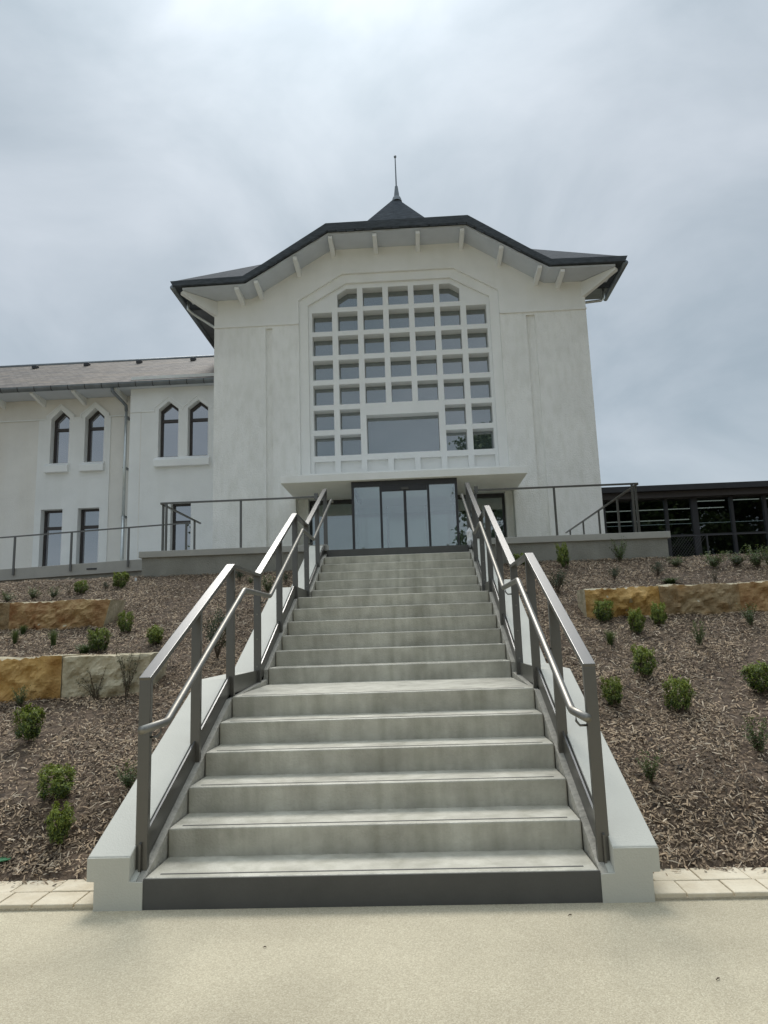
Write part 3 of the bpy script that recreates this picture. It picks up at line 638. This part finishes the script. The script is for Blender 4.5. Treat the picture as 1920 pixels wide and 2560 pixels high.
# string mouldings that hop over the window heads
def mould(pts, Y): MB().prism([ribbon(pts, .035)], Y-.022, Y+.01, 'y').build('string_moulding', 'pale', wg)
mould([(-16, 8.45), (-11.09, 8.45), (-11.09, 8.56), (-10.655, 8.93), (-10.22, 8.56), (-10.22, 8.47), (-10.0, 8.47), (-10.0, 8.57), (-9.555, 8.94), (-9.11, 8.57), (-9.11, 8.47), (-8.22, 8.47)], 16.775)
mould([(-8.17, 8.37), (-7.45, 8.37), (-7.45, 8.47), (-7.005, 8.83), (-6.56, 8.48), (-6.56, 8.42), (-6.54, 8.48), (-6.10, 8.83), (-5.66, 8.48), (-5.66, 8.40), (-5.29, 8.40)], 16.2)
box('wall_joint', 'beige', wg, -7.86, -7.84, 16.194, 16.25, 2.6, 8.35)
def window(pg, Y, tz, name):
    c = Vector((sum(p[0] for p in pg)/len(pg), sum(p[1] for p in pg)/len(pg)))
    x0, x1 = pg[0][0], pg[1][0]
    def inset(d):
        if len(pg) == 4: return rect(x0+d, x1-d, pg[0][1]+d, pg[2][1]-d)
        return pent(x0+d, x1-d, pg[0][1]+d, pg[2][1]-d*.6, pg[3][1]-d*1.35)
    w_ = MB().prism([inset(.001), inset(.065)], Y, Y+.07, 'y').build(name, 'brown', wg)
    box('transom', 'brown', w_, x0+.06, x1-.06, Y-.006, Y+.066, tz-.045, tz+.045)
    MB().prism([inset(.06)], Y+.04, Y+.05, 'y').build('pane', 'gwing', w_)
for pg in L_ARCH: window(pg, 17.0, 8.16, 'window')
for pg in R_ARCH: window(pg, 16.41, 8.10, 'window')
for pg in L_GR: window(pg, 17.0, 5.02, 'window')
for pg in R_GR: window(pg, 16.41, 4.95, 'window')
def sill(x0, x1, Y, z): MB().prism([[(Y-.13, z-.30), (Y+.01, z-.30), (Y+.2, z), (Y-.01, z-.0), (Y-.13, z-.10)]], x0, x1, 'x').build('window_sill', 'paint', wg, bevel=.008)
sill(-11.06, -10.31, 16.775, 7.02); sill(-9.95, -9.19, 16.775, 7.02); sill(-7.40, -5.72, 16.2, 6.91)
box('end_wall', 'beige', wg, -16, -15.7, 17.11, 25, 2.2, 9.2)
# eaves, roof, gutter
EZ = 9.20
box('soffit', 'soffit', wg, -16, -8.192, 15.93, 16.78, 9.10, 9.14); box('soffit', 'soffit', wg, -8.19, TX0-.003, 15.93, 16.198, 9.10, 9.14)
MB().prism([[(15.88, EZ-.05), (15.88, EZ+.02), (20.5, 11.83), (25, 9.3), (25, 9.2), (20.5, 11.7)]], -16, TX0-.004, 'x').build('roof', 'wslate', wg)
rf = wg.children[-1] if False else [o for o in wg.children if o.name.startswith('roof')][0]
MB().tube([(-16, 20.5, 11.82), (TX0-.01, 20.5, 11.82)], .07, 10).build('ridge_cap', 'zinc', rf, smooth=True)
for x in (-13.25, -11.33, -9.40, -7.42):
    y = 19.75; z = EZ+.02+(y-15.88)*.5649
    MB().prism([[(y-.09, z-.03), (y-.09, z+.09), (y+.12, z+.12), (y+.12, z+.03)]], x-.085, x+.085, 'x').build('roof_vent', 'frame', rf, bevel=.01)
gt = MB(); prof = [(15.90+.1*math.cos(a), 9.20+.13*math.sin(a)) for a in [math.pi+k*math.pi/8 for k in range(9)]]
gt.prism([prof+[(p[0]*1+(15.90-p[0])*.12, p[1]+(9.20-p[1])*.12) for p in reversed(prof)]], -16, TX0-.005, 'x')
g = gt.build('gutter', 'zinc', wg)
x = -15.7
while x < -5.4:
    MB().prism([[(p[0]-.004, p[1]-.006) for p in prof]+[(p[0]+(15.9-p[0])*.1, p[1]+(9.2-p[1])*.1) for p in reversed(prof)]], x-.012, x+.012, 'x').build('gutter_hook', 'frame', g); x += .52
for x in (-13.8, -12.5, -11.2, -9.9, -8.6):
    MB().prism([[(15.98, 9.10), (15.98, 9.03), (16.80, 8.86), (16.80, 9.10)]], x-.05, x+.05, 'x').build('eave_bracket', 'paint', wg, bevel=.008)
MB().tube([(-8.66, 15.93, 9.1), (-8.66, 15.95, 8.98), (-8.47, 16.35, 8.74), (-8.42, 16.42, 8.66), (-8.42, 16.45, 8.5)], .05, 10).build('downpipe', 'zinc', wg, smooth=True)
MB().tube([(-8.42, 16.45, 8.52), (-8.42, 16.45, 5.2)], .045, 10).build('downpipe', 'pipe', wg, smooth=True)
MB().tube([(-8.42, 16.45, 5.22), (-8.42, 16.45, 2.9)], .052, 10).build('downpipe', 'pipe', wg, smooth=True)
for z in (8.3, 6.7, 5.2): box('pipe_clip', 'zinc', wg, -8.48, -8.36, 16.44, 16.775, z, z+.03)

# ------------------------------------------------------------------ glass pavilion
pv = thing('glass_pavilion', (9, 17.5, 2.6), 'low dark glazed pavilion with a flat roof beside the tower', 'building')
box('roof', 'frame', pv, 5.44, 17, 17.0, 24, 5.42, 5.59); box('fascia', 'brown', pv, 5.44, 17, 17.18, 17.5, 5.24, 5.418)
for x in (6.08, 6.97, 7.95, 8.79, 9.90, 10.88, 11.9, 12.9): box('mullion', 'frame', pv, x-(.09 if abs(x-8.79) < .01 else .045), x+(.09 if abs(x-8.79) < .01 else .045), 17.42, 17.56, 2.5, 5.30)
xs = [5.46, 6.08, 6.97, 7.95, 8.79, 9.90, 10.88, 11.9, 12.9]
for a, b in zip(xs, xs[1:]): box('pane', 'gpav', pv, a+.046, b-.046, 17.49, 17.50, 2.6, 5.30)
box('transom', 'frame', pv, 5.45, 13, 17.44, 17.54, 4.08, 4.135)
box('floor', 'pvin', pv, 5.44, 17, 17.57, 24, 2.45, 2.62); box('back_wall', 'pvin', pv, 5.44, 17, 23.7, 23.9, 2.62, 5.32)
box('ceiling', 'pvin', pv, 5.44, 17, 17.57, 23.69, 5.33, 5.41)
for i, (a, b, z, Y) in enumerate(((6.2, 9.95, 5.02, 18.1), (6.25, 8.85, 4.68, 18.1), (9.1, 9.95, 5.22, 18.0), (10.05, 11.0, 5.22, 18.0), (11.1, 12.2, 5.22, 18.0))):
    MB().tube([(a, Y, z), (b, Y, z)], .014, 8).build('strip_light', 'tube', pv)
    if False: pass
t = thing('wire_fence', (6.6, 9.6, 2.55), 'dark wire mesh fence standing behind the end of the terrace wall', 'fence')
for x in (4.95, 5.90, 7.4, 8.9): MB().tube([(x, 9.6, 2.4), (x, 9.6, 3.16)], .018, 8).build('post', 'frame', t)
MB().tube([(4.95, 9.6, 3.13), (8.9, 9.6, 3.13)], .008, 6).build('top_wire', 'frame', t)
mb = MB(); s_ = .055
for k in range(int(3.95/s_)+12):
    for d in (1, -1):
        x0 = 4.95+(k-6)*s_; x1 = x0+.55*.8
        a, b = (x0, x1) if d > 0 else (x1, x0)
        if min(a, b) < 4.95 or max(a, b) > 5.9: continue
        mb.tube([(a, 9.6, 2.57), (b, 9.6+.003*d, 3.12)], .0035, 3, cap=False)
w_ = mb.build('wire_mesh', 'frame', t, kind='stuff')

# ------------------------------------------------------------------ stone blocks
def stone(name, x0, x1, y0, y1, z0, z1, mt, seed, label, skew=0.0, endskew=0.0):
    nx, ny, nz = max(6, int((x1-x0)/.022)), 8, 24; bm = bmesh.new(); rnd = Vector((seed*3.1, seed*1.7, 0))
    vid = {}
    def V(i, j, k):
        if (i, j, k) in vid: return vid[(i, j, k)]
        u, v_, w_ = i/nx, j/ny, k/nz; x = x0+(x1-x0)*u+endskew*w_*u; y = y0+(y1-y0)*v_; z = z0+(z1-z0)*w_
        p = Vector((x, y, z)); n1 = noise.fractal(p*3.2+rnd, 1, 2, 4); n2 = noise.fractal(p*11+rnd, 1, 2, 3)
        if j == 0:
            edge = min(1, 4*min(u, 1-u, w_, 1-w_)+.15); y -= (.085*n1+.04*n2+.03*abs(noise.noise(p*6+rnd))+.04)*edge
        if k == nz: z += .012*n1+.02*noise.noise(Vector((x*2.2, seed, 0)))-(.03*abs(n2) if j == 0 else 0)
        if i in (0, nx): x += .006*n1
        vid[(i, j, k)] = bm.verts.new((x, y+skew*(x-x0), z)); return vid[(i, j, k)]
    for i in range(nx):
        for k in range(nz):
            bm.faces.new((V(i, 0, k), V(i+1, 0, k), V(i+1, 0, k+1), V(i, 0, k+1)))
    for i in range(nx):
        for j in range(ny): bm.faces.new((V(i, j, nz), V(i+1, j, nz), V(i+1, j+1, nz), V(i, j+1, nz)))
    for j in range(ny):
        for k in range(nz):
            bm.faces.new((V(0, j, k), V(0, j, k+1), V(0, j+1, k+1), V(0, j+1, k))); bm.faces.new((V(nx, j, k), V(nx, j+1, k), V(nx, j+1, k+1), V(nx, j, k+1)))
    mb = MB(); bm.verts.index_update(); mb.v = [tuple(v.co) for v in bm.verts]; mb.f = [tuple(v.index for v in f.verts) for f in bm.faces]; bm.free()
    o = mb.build(name, mt); o.data.materials.append(M['grey'])
    for p in o.data.polygons:
        if abs(p.normal.z) > .8 or abs(p.normal.x) > .85: p.material_index = 1
    return tag(o, label, 'stone block', 'sandstone blocks set into the slope')
stone('stone_block', -3.262, -2.46, 2.95, 3.45, .70, 1.348, 'grey', 1, 'pale grey-cream stone block behind the twiggy plants, end of its row', endskew=.10)
stone('stone_block', -4.45, -3.268, 2.94, 3.45, .70, 1.352, 'ochre', 2, 'ochre stone block butted against a paler cream block')
stone('stone_block', -5.25, -4.0, 5.35, 5.85, 1.45, 2.062, 'rust', 3, 'rust streaked stone block at the open end of the upper row under the ramp', endskew=.16)
stone('stone_block', -6.9, -5.256, 5.36, 5.85, 1.45, 2.07, 'brownst', 4, 'brownish stone block behind the rust streaked end block under the ramp')
stone('stone_block', 2.46, 3.386, 5.05, 5.5, 1.35, 1.955, 'ochre', 5, 'bright ochre stone block behind three clipped shrubs, end of its row')
stone('stone_block', 3.392, 4.378, 5.04, 5.5, 1.35, 1.965, 'brownst', 6, 'grey brown stone block between an ochre and a rusty block')
stone('stone_block', 4.384, 5.9, 5.05, 5.5, 1.35, 1.97, 'rust', 7, 'rusty orange stone block beyond the grey brown one, facing the stairs')

# ------------------------------------------------------------------ plants
def leaf_mesh(name, pts, mt, lsize, seed, asp=.55):
    rnd = random.Random(seed); mb = MB()
    for p, n in pts:
        n = (n+Vector((rnd.gauss(0, .5), rnd.gauss(0, .5), rnd.gauss(0, .5)))).normalized()
        a = n.orthogonal().normalized(); a = (a*math.cos(rnd.random()*6.3)+n.cross(a)*math.sin(rnd.random()*6.3)).normalized(); b = n.cross(a)
        s_ = lsize*rnd.uniform(.6, 1.3); k = len(mb.v)
        mb.v += [tuple(p-a*s_*.5), tuple(p+b*s_*asp*.5+n*s_*.08), tuple(p+a*s_*.5), tuple(p-b*s_*asp*.5+n*s_*.08)]; mb.f.append((k, k+1, k+2, k+3))
    return mb
def plant_proto(kind, seed):
    """unit plant 1 m tall, about 1 m wide -> (foliage mesh, stem mesh)"""
    rnd = random.Random(seed); pts = []; st = MB(); V = Vector
    if kind in ('box', 'broad'):
        nsprig = 130
        for k in range(nsprig):
            a = rnd.random()*6.283; h = .10+(.72+.22*noise.noise((math.cos(a)*1.3+seed, math.sin(a)*1.3, 7)))*rnd.random()
            R = .40*(math.sin(math.pi*min(1, (h+.10)/1.15))**.45)*(1+.45*noise.noise((math.cos(a)*1.6+seed, math.sin(a)*1.6, h*3)))*(.8+.06*(seed % 5))
            rr_ = R*(.45+.6*rnd.random()**.5); c = V((math.cos(a)*rr_, math.sin(a)*rr_, h)); dirn = V((math.cos(a)*.6, math.sin(a)*.6, .9)).normalized()
            if rnd.random() < .3: st.tube([(c.x*.25, c.y*.25, max(0, h*.35)), tuple(c)], [.008, .003], 4, cap=False)
            for q_ in range(26):
                t_ = rnd.random(); p = c+dirn*(t_*.15-.04)+V((rnd.gauss(0, .035), rnd.gauss(0, .035), rnd.gauss(0, .03))); pts.append((p, V((math.cos(a), math.sin(a), .8))))
        st.tube([(0, 0, -.1), (.01, 0, .35)], [.03, .015], 6)
        return leaf_mesh('foliage', pts, 'lbox', .075, seed), st
    if kind == 'loose':
        for k in range(26):
            a = rnd.random()*6.283; sp = rnd.uniform(.15, .5); h = rnd.uniform(.45, 1.0)
            p0, p1, p2 = V((0, 0, 0)), V((math.cos(a)*sp*.4, math.sin(a)*sp*.4, h*.5)), V((math.cos(a)*sp, math.sin(a)*sp, h))
            st.tube([p0, p1, p2], [.009, .006, .003], 4, cap=False)
            for q_ in range(30):
                t_ = rnd.uniform(.25, 1.05); p = p0.lerp(p1, t_*2) if t_ < .5 else p1.lerp(p2, t_*2-1)
                pts.append((p+V((rnd.gauss(0, .045), rnd.gauss(0, .045), rnd.gauss(0, .04))), V((math.cos(a), math.sin(a), 1))))
        return leaf_mesh('foliage', pts, 'lloose', .075, seed), st
    if kind == 'tuft':
        mb = MB()
        for k in range(150):
            a = rnd.random()*6.283; sp = rnd.uniform(.05, .55); h = rnd.uniform(.45, 1.0); b0 = V((rnd.gauss(0, .06), rnd.gauss(0, .06), 0))
            n = V((-math.sin(a), math.cos(a), 0))*.018
            p = [b0, b0+V((math.cos(a)*sp*.35, math.sin(a)*sp*.35, h*.6)), b0+V((math.cos(a)*sp, math.sin(a)*sp, h))]
            i = len(mb.v); mb.v += [tuple(p[0]-n), tuple(p[0]+n), tuple(p[1]-n), tuple(p[1]+n), tuple(p[2])]; mb.f += [(i, i+1, i+3, i+2), (i+2, i+3, i+4)]
            for q_ in range(3):
                t_ = rnd.uniform(.4, 1); pts.append((p[1].lerp(p[2], t_)+V((rnd.gauss(0, .03), rnd.gauss(0, .03), 0)), V((0, 0, 1))))
        lm = leaf_mesh('foliage', pts, 'lloose', .06, seed); mb.add(lm.v, lm.f)
        st.tube([(0, 0, -.06), (0, 0, .12)], [.03, .01], 6)
        return mb, st
    if kind == 'twig':
        for k in range(11):
            a = rnd.random()*6.283; sp = rnd.uniform(.10, .5); h = rnd.uniform(.55, 1.0)
            P = [V((rnd.gauss(0, .02), rnd.gauss(0, .02), -.03))]
            for j in range(1, 6): P.append(V((math.cos(a)*sp*(j/5)**1.3+rnd.gauss(0, .012), math.sin(a)*sp*(j/5)**1.3+rnd.gauss(0, .012), h*j/5)))
            st.tube(P, [.009, .008, .007, .006, .004, .002], 4, cap=False)
            for q_ in range(20):
                j = rnd.randrange(1, 5); p = P[j].lerp(P[j+1], rnd.random()); pts.append((p+V((rnd.gauss(0, .025), rnd.gauss(0, .025), rnd.gauss(0, .02))), V((rnd.gauss(0, 1), rnd.gauss(0, 1), .3))))
        return leaf_mesh('foliage', pts, 'ltwig', .07, seed, .28), st
    if kind == 'dark':
        for k in range(36):
            a = rnd.random()*6.283; sp = rnd.uniform(.1, .55); h = rnd.uniform(.35, 1.0); p2 = V((math.cos(a)*sp, math.sin(a)*sp, h)); p1 = p2*.5+V((0, 0, .1))
            st.tube([(0, 0, 0), p1, p2], [.008, .006, .003], 4, cap=False)
            for q_ in range(30):
                t_ = rnd.uniform(.3, 1.05); pts.append((p1.lerp(p2, t_)+V((rnd.gauss(0, .06), rnd.gauss(0, .06), rnd.gauss(0, .06))), V((math.cos(a), math.sin(a), .8))))
        return leaf_mesh('foliage', pts, 'ldark', .06, seed), st
LM = {'box': 'lbox', 'loose': 'lloose', 'tuft': 'lloose', 'twig': 'ltwig', 'dark': 'ldark'}
PROTO = {}
def protos(kind, i):
    if (kind, i) not in PROTO:
        fm, sm = plant_proto(kind, hash((len(kind), i)) % 97 + i*7 + {'box': 1, 'loose': 2, 'tuft': 3, 'twig': 4, 'dark': 5}[kind])
        out = []
        for mb, mt in ((fm, LM[kind]), (sm, 'stem')):
            me = bpy.data.meshes.new(kind); me.from_pydata(mb.v, [], mb.f); me.materials.append(M[mt]); out.append(me)
        PROTO[(kind, i)] = out
    return PROTO[(kind, i)]
def on_ground(px, py):
    d = ray(px, py); t = 3.0; prev = None
    while t < 22:
        p = CAM+d*t
        if abs(p.x) > 1.56 and p.y > .3 and p.z <= ground_z(p.x, p.y): return p
        t += .02
    return None
NM = {'box': 'clipped_shrub', 'loose': 'leafy_shrub', 'tuft': 'grassy_plant', 'twig': 'twiggy_shrub', 'dark': 'dark_shrub'}
pc = [0]
def plant(kind, px, py, top, wpx, label, group=None):
    p = on_ground(px, py)
    if p is None:
        p = at_y(px, py, 8.3); p.z = ground_z(p.x, p.y)
    dist = (p-CAM).dot(FX); h = max(.08, (py-top)/FPX*dist*.97); w_ = wpx/FPX*dist
    i = pc[0] % 5; pc[0] += 1; r = random.Random(pc[0]*13)
    p.z = ground_z(p.x, p.y)
    e = thing(NM[kind], p, label, 'plant' if kind in ('tuft', 'twig') else 'shrub', group)
    sx = r.uniform(.86, 1.0)*w_/(.86 if kind == 'box' else .9); e.scale = (sx, sx, h/(.98 if kind == 'box' else .97)); e.rotation_euler = (r.uniform(-.05, .05), r.uniform(-.05, .05), r.uniform(0, 6.28))
    fm, sm = protos(kind, i)
    for nme, me in (('foliage', fm), ('stem', sm)):
        c = bpy.data.objects.new(nme, me); COL.objects.link(c); c.parent = e
cL = lambda a, b: (a/2.592, 1350+b/2.592)          # crops of the photograph the plants were measured in
cR = lambda a, b: (1280+a/2.592, 1150+b/2.592)
def pl(c, kind, x, base, top, wd, label, group=None):
    px, py = c(x, base); _, pt = c(x, top); plant(kind, px, py, pt, wd/2.592, label, group)
pl(cL, 'box', 185, 1315, 1075, 190, 'loose mid green shrub on mulch in front of the ochre block')
pl(cL, 'box', 350, 1685, 1450, 215, 'round green box shrub, the higher of two close together near the paved edging')
pl(cL, 'box', 380, 1970+10, 1715, 190, 'bright green box shrub, the lower of two close together near the paved edging')
pl(cL, 'loose', 835, 1625, 1450, 170, 'soft green shrub half hidden behind the stair side wall')
pl(cL, 'box', 640, 728, 560, 140, 'box shrub with a grassy plant at its foot, above the pale cream block')
pl(cL, 'tuft', 545, 748, 672, 150, 'low bright grassy plant at the foot of a box shrub')
pl(cL, 'box', 815, 608, 452, 96, 'narrow box shrub standing beside the end of the upper stone row')
pl(cL, 'box', 1002, 682, 555, 112, 'small box shrub between the cream block and the stair railing')
pl(cL, 'tuft', 345, 692, 575, 90, 'thin grassy plant alone on mulch above the ochre block', )
pl(cL, 'tuft', 95, 675, 575, 75, 'thin grassy plant below the brownish block of the upper row')
pl(cL, 'tuft', 150, 612, 545, 70, 'tiny grassy plant touching the foot of the rust streaked block')
pl(cL, 'twig', 815, 1030, 620, 230, 'tall twiggy plant with narrow leaves in front of the cream block')
pl(cL, 'twig', 620, 1040, 825, 330, 'wide low twiggy plant in front of the cream block')
pl(cL, 'loose', 130, 1090, 955, 120, 'feathery green plant against the foot of the ochre block')
pl(cL, 'loose', 45, 405, 335, 110, 'leafy shrub on top of the brownish block under the ramp wall')
pl(cL, 'loose', 212, 388, 305, 110, 'bushy sprig above the rust streaked block under the ramp wall')
pl(cL, 'loose', 345, 378, 305, 95, 'open leafy shrub above the end of the upper stone row')
pl(cL, 'twig', 445, 355, 255, 95, 'wispy pale plant beside a box shrub under the ramp wall')
pl(cL, 'box', 522, 352, 255, 85, 'box shrub beside a wispy pale plant under the ramp wall')
pl(cL, 'dark', 682, 325, 272, 55, 'tiny dark shrub beside a larger box shrub at the ramp wall')
pl(cL, 'box', 778, 318, 198, 112, 'leafy box shrub at the corner of ramp wall and terrace wall')
c6 = lambda a, b: (300+a/3.95, 1400+b/3.95)
def p6(kind, x, base, top, wd, label):
    px, py = c6(x, base); _, pt = c6(x, top); plant(kind, px, py, pt, wd/3.95, label)
p6('dark', 960, 985, 520, 300, 'big dark sprawling shrub behind the first flight railing near the cream block')
p6('dark', 1185, 225, 55, 110, 'dark shrub at the foot of the terrace wall by the first landing railing')
p6('loose', 1290, 240, 165, 90, 'small leafy shrub beside a dark shrub behind the landing railing')
p2 = lambda a, b: (640+a/4.608, 1200+b/4.608)
for kind, x, b_, t_, wd, lb in (('loose', 140, 1300, 1090, 200, 'brownish green shrub against the stair side below the terrace wall'), ('dark', 350, 1200, 1075, 110, 'dark shrub squeezed between stair side and terrace wall')):
    px, py = p2(x, b_); _, pt = p2(x, t_); plant(kind, px, py, pt, wd/4.608, lb)
pl(cR, 'box', 598, 1052, 898, 118, 'dense box shrub at the open end of the bright ochre block')
pl(cR, 'box', 806, 1132, 962, 110, 'box shrub standing lowest of three before the ochre block')
pl(cR, 'box', 957, 1076, 912, 104, 'box shrub before the joint of ochre and grey brown blocks')
pl(cR, 'tuft', 640, 1200, 1098, 100, 'sparse grassy plant on mulch below the ochre block')
pl(cR, 'box', 862, 1420, 1200, 172, 'large pale tipped box shrub alone in the middle of the slope')
pl(cR, 'loose', 1215, 1214, 1042, 105, 'thin stemmed leafy plant below the grey brown block')
pl(cR, 'loose', 1555, 1084, 935, 125, 'leafy shrub before the rusty orange block')
pl(cR, 'box', 655, 1600, 1395, 136, 'dark based box shrub nearest the first flight railing on mulch')
pl(cR, 'box', 1092, 1632, 1395, 160, 'tall dark box shrub on mulch, paired with one by the railing')
pl(cR, 'box', 1640, 1520, 1305, 220, 'wide box shrub far out on the slope below the rusty block')
pl(cR, 'loose', 1605, 1918, 1680, 190, 'loose green shrub out on the mulch above the paved edging')
pl(cR, 'loose', 905, 2105, 1905, 160, 'small open shrub on mulch beside the stair side wall coping')
pl(cR, 'box', 340, 703, 525, 80, 'tall narrow box shrub in front of the terrace wall')
pl(cR, 'box', 55, 645, 560, 80, 'box shrub at the terrace wall right beside the stairs')
pl(cR, 'loose', 700, 660, 505, 140, 'airy light green shrub in front of the terrace wall')
pl(cR, 'dark', 665, 780, 695, 85, 'small dark shrub on mulch below the airy light green one')
pl(cR, 'dark', 945, 750, 662, 100, 'dark shrub above the joint of the ochre block')
pl(cR, 'loose', 1065, 695, 622, 130, 'spreading shrub at the end of the terrace wall')
pl(cR, 'dark', 300, 868, 715, 150, 'dark loose shrub behind the landing railing by the ochre block')
pl(cR, 'tuft', 1030, 806, 762, 160, 'flat grassy plant along the top edge of the grey brown block')
for x, b_, t_, wd in ((1310, 700, 590, 190), (1455, 690, 600, 190), (1590, 705, 545, 170), (1690, 700, 560, 180)):
    pl(cR, 'loose', x, b_, t_, wd, 'one of the leafy shrubs in a row on the crest before the pavilion', 'shrubs on the crest before the pavilion')
pl(cR, 'twig', 1320, 790, 705, 110, 'wispy plant above the rusty orange block')
pl(cR, 'twig', 990, 1325, 1250, 80, 'faint twiggy seedling beside the large pale tipped shrub')
# plant tag and green scrap
p = on_ground(*c6(155, 215)) or Vector((-5, 8.3, 2.6))
tg = MB().box(p.x-.02, p.x+.02, p.y, p.y+.004, p.z-.02, p.z+.07).build('plant_tag', 'plastic'); tag(tg, 'small white plant tag stuck in mulch at the terrace wall corner', 'tag')
p = on_ground(8*1.15732, 1868*1.15732)
mb = MB(); mb.prism([[(p.x-.10, p.y-.02), (p.x+.0, p.y-.05), (p.x+.045, p.y-.01), (p.x+.02, p.y+.05), (p.x-.1, p.y+.06)]], p.z+.03, p.z+.036, 'z')
tag(mb.build('plastic_scrap', 'green'), 'green plastic scrap lying on the mulch', 'scrap')
# a few fallen twigs and leaves on the path
rnd = random.Random(8)
for px, py in ((1795, 2450), (1425, 2290), (662, 2370)):
    d = ray(px, py); p = CAM+d*(-CAM.z/d.z); a = rnd.random()*3; L = rnd.uniform(.006, .014)
    tag(MB().tube([(p.x-math.cos(a)*L, p.y-math.sin(a)*L, .004), (p.x, p.y, .008), (p.x+math.cos(a)*L, p.y+math.sin(a)*L, .004)], [.0015, .003, .0015], 5).build('bark_scrap', 'stem'), 'tiny dark bark scrap lying on the beige path', 'bark scrap', 'bark scraps on the path')

# ------------------------------------------------------------------ trees across the path (seen mirrored in the glass)
def tree_meshes(seed):
    rnd = random.Random(seed); V = Vector; tr = MB(); pts = []
    tr.tube([(0, 0, -.3), (.1, 0, 4), (.0, .2, 9), (.2, 0, 14)], [.45, .33, .22, .08], 10)
    for k in range(34):
        h = rnd.uniform(4.5, 15.5); a = rnd.random()*6.283; L = 4.6*math.sin(math.pi*min(1, (h-2.5)/14.8))**.7*rnd.uniform(.55, 1.1)
        p0 = V((.05, .05, h-1)); p1 = V((math.cos(a)*L, math.sin(a)*L, h+rnd.uniform(.2, 1.4))); tr.tube([p0, p0.lerp(p1, .5)+V((0, 0, .3)), p1], [.10, .06, .02], 5, cap=False)
        for c_ in range(10):
            q_ = p0.lerp(p1, rnd.uniform(.35, 1.05))+V((rnd.gauss(0, .5), rnd.gauss(0, .5), rnd.gauss(0, .45)))
            for l_ in range(50): pts.append((q_+V((rnd.gauss(0, .38), rnd.gauss(0, .38), rnd.gauss(0, .28))), V((rnd.gauss(0, 1), rnd.gauss(0, 1), 1))))
    return leaf_mesh('crown', pts, 'ltree', .36, seed, .7), tr
tm = []
for s_ in (1, 2):
    out = []
    for mb, mt in zip(tree_meshes(s_), ('ltree', 'bark')):
        me = bpy.data.meshes.new('tree'); me.from_pydata(mb.v, [], mb.f); me.materials.append(M[mt]); out.append(me)
    tm.append(out)
for i, (x, y, sc) in enumerate(((9.4, -30, 1.3), (17, -34, 1.35), (23, -29, 1.3), (28, -34, 1.45), (33, -29, 1.35), (39, -33, 1.5), (46, -30, 1.5), (-24, -44, .95))):
    e = thing('broadleaf_tree', (x, y, 0), 'tall broadleaf tree across the path, seen only as a dark reflection in the glass', 'tree', 'trees across the path'); e.scale = (sc, sc, sc); e.rotation_euler.z = i*1.3
    for nme, me in zip(('crown', 'trunk'), tm[i % 2]):
        c = bpy.data.objects.new(nme, me); COL.objects.link(c); c.parent = e
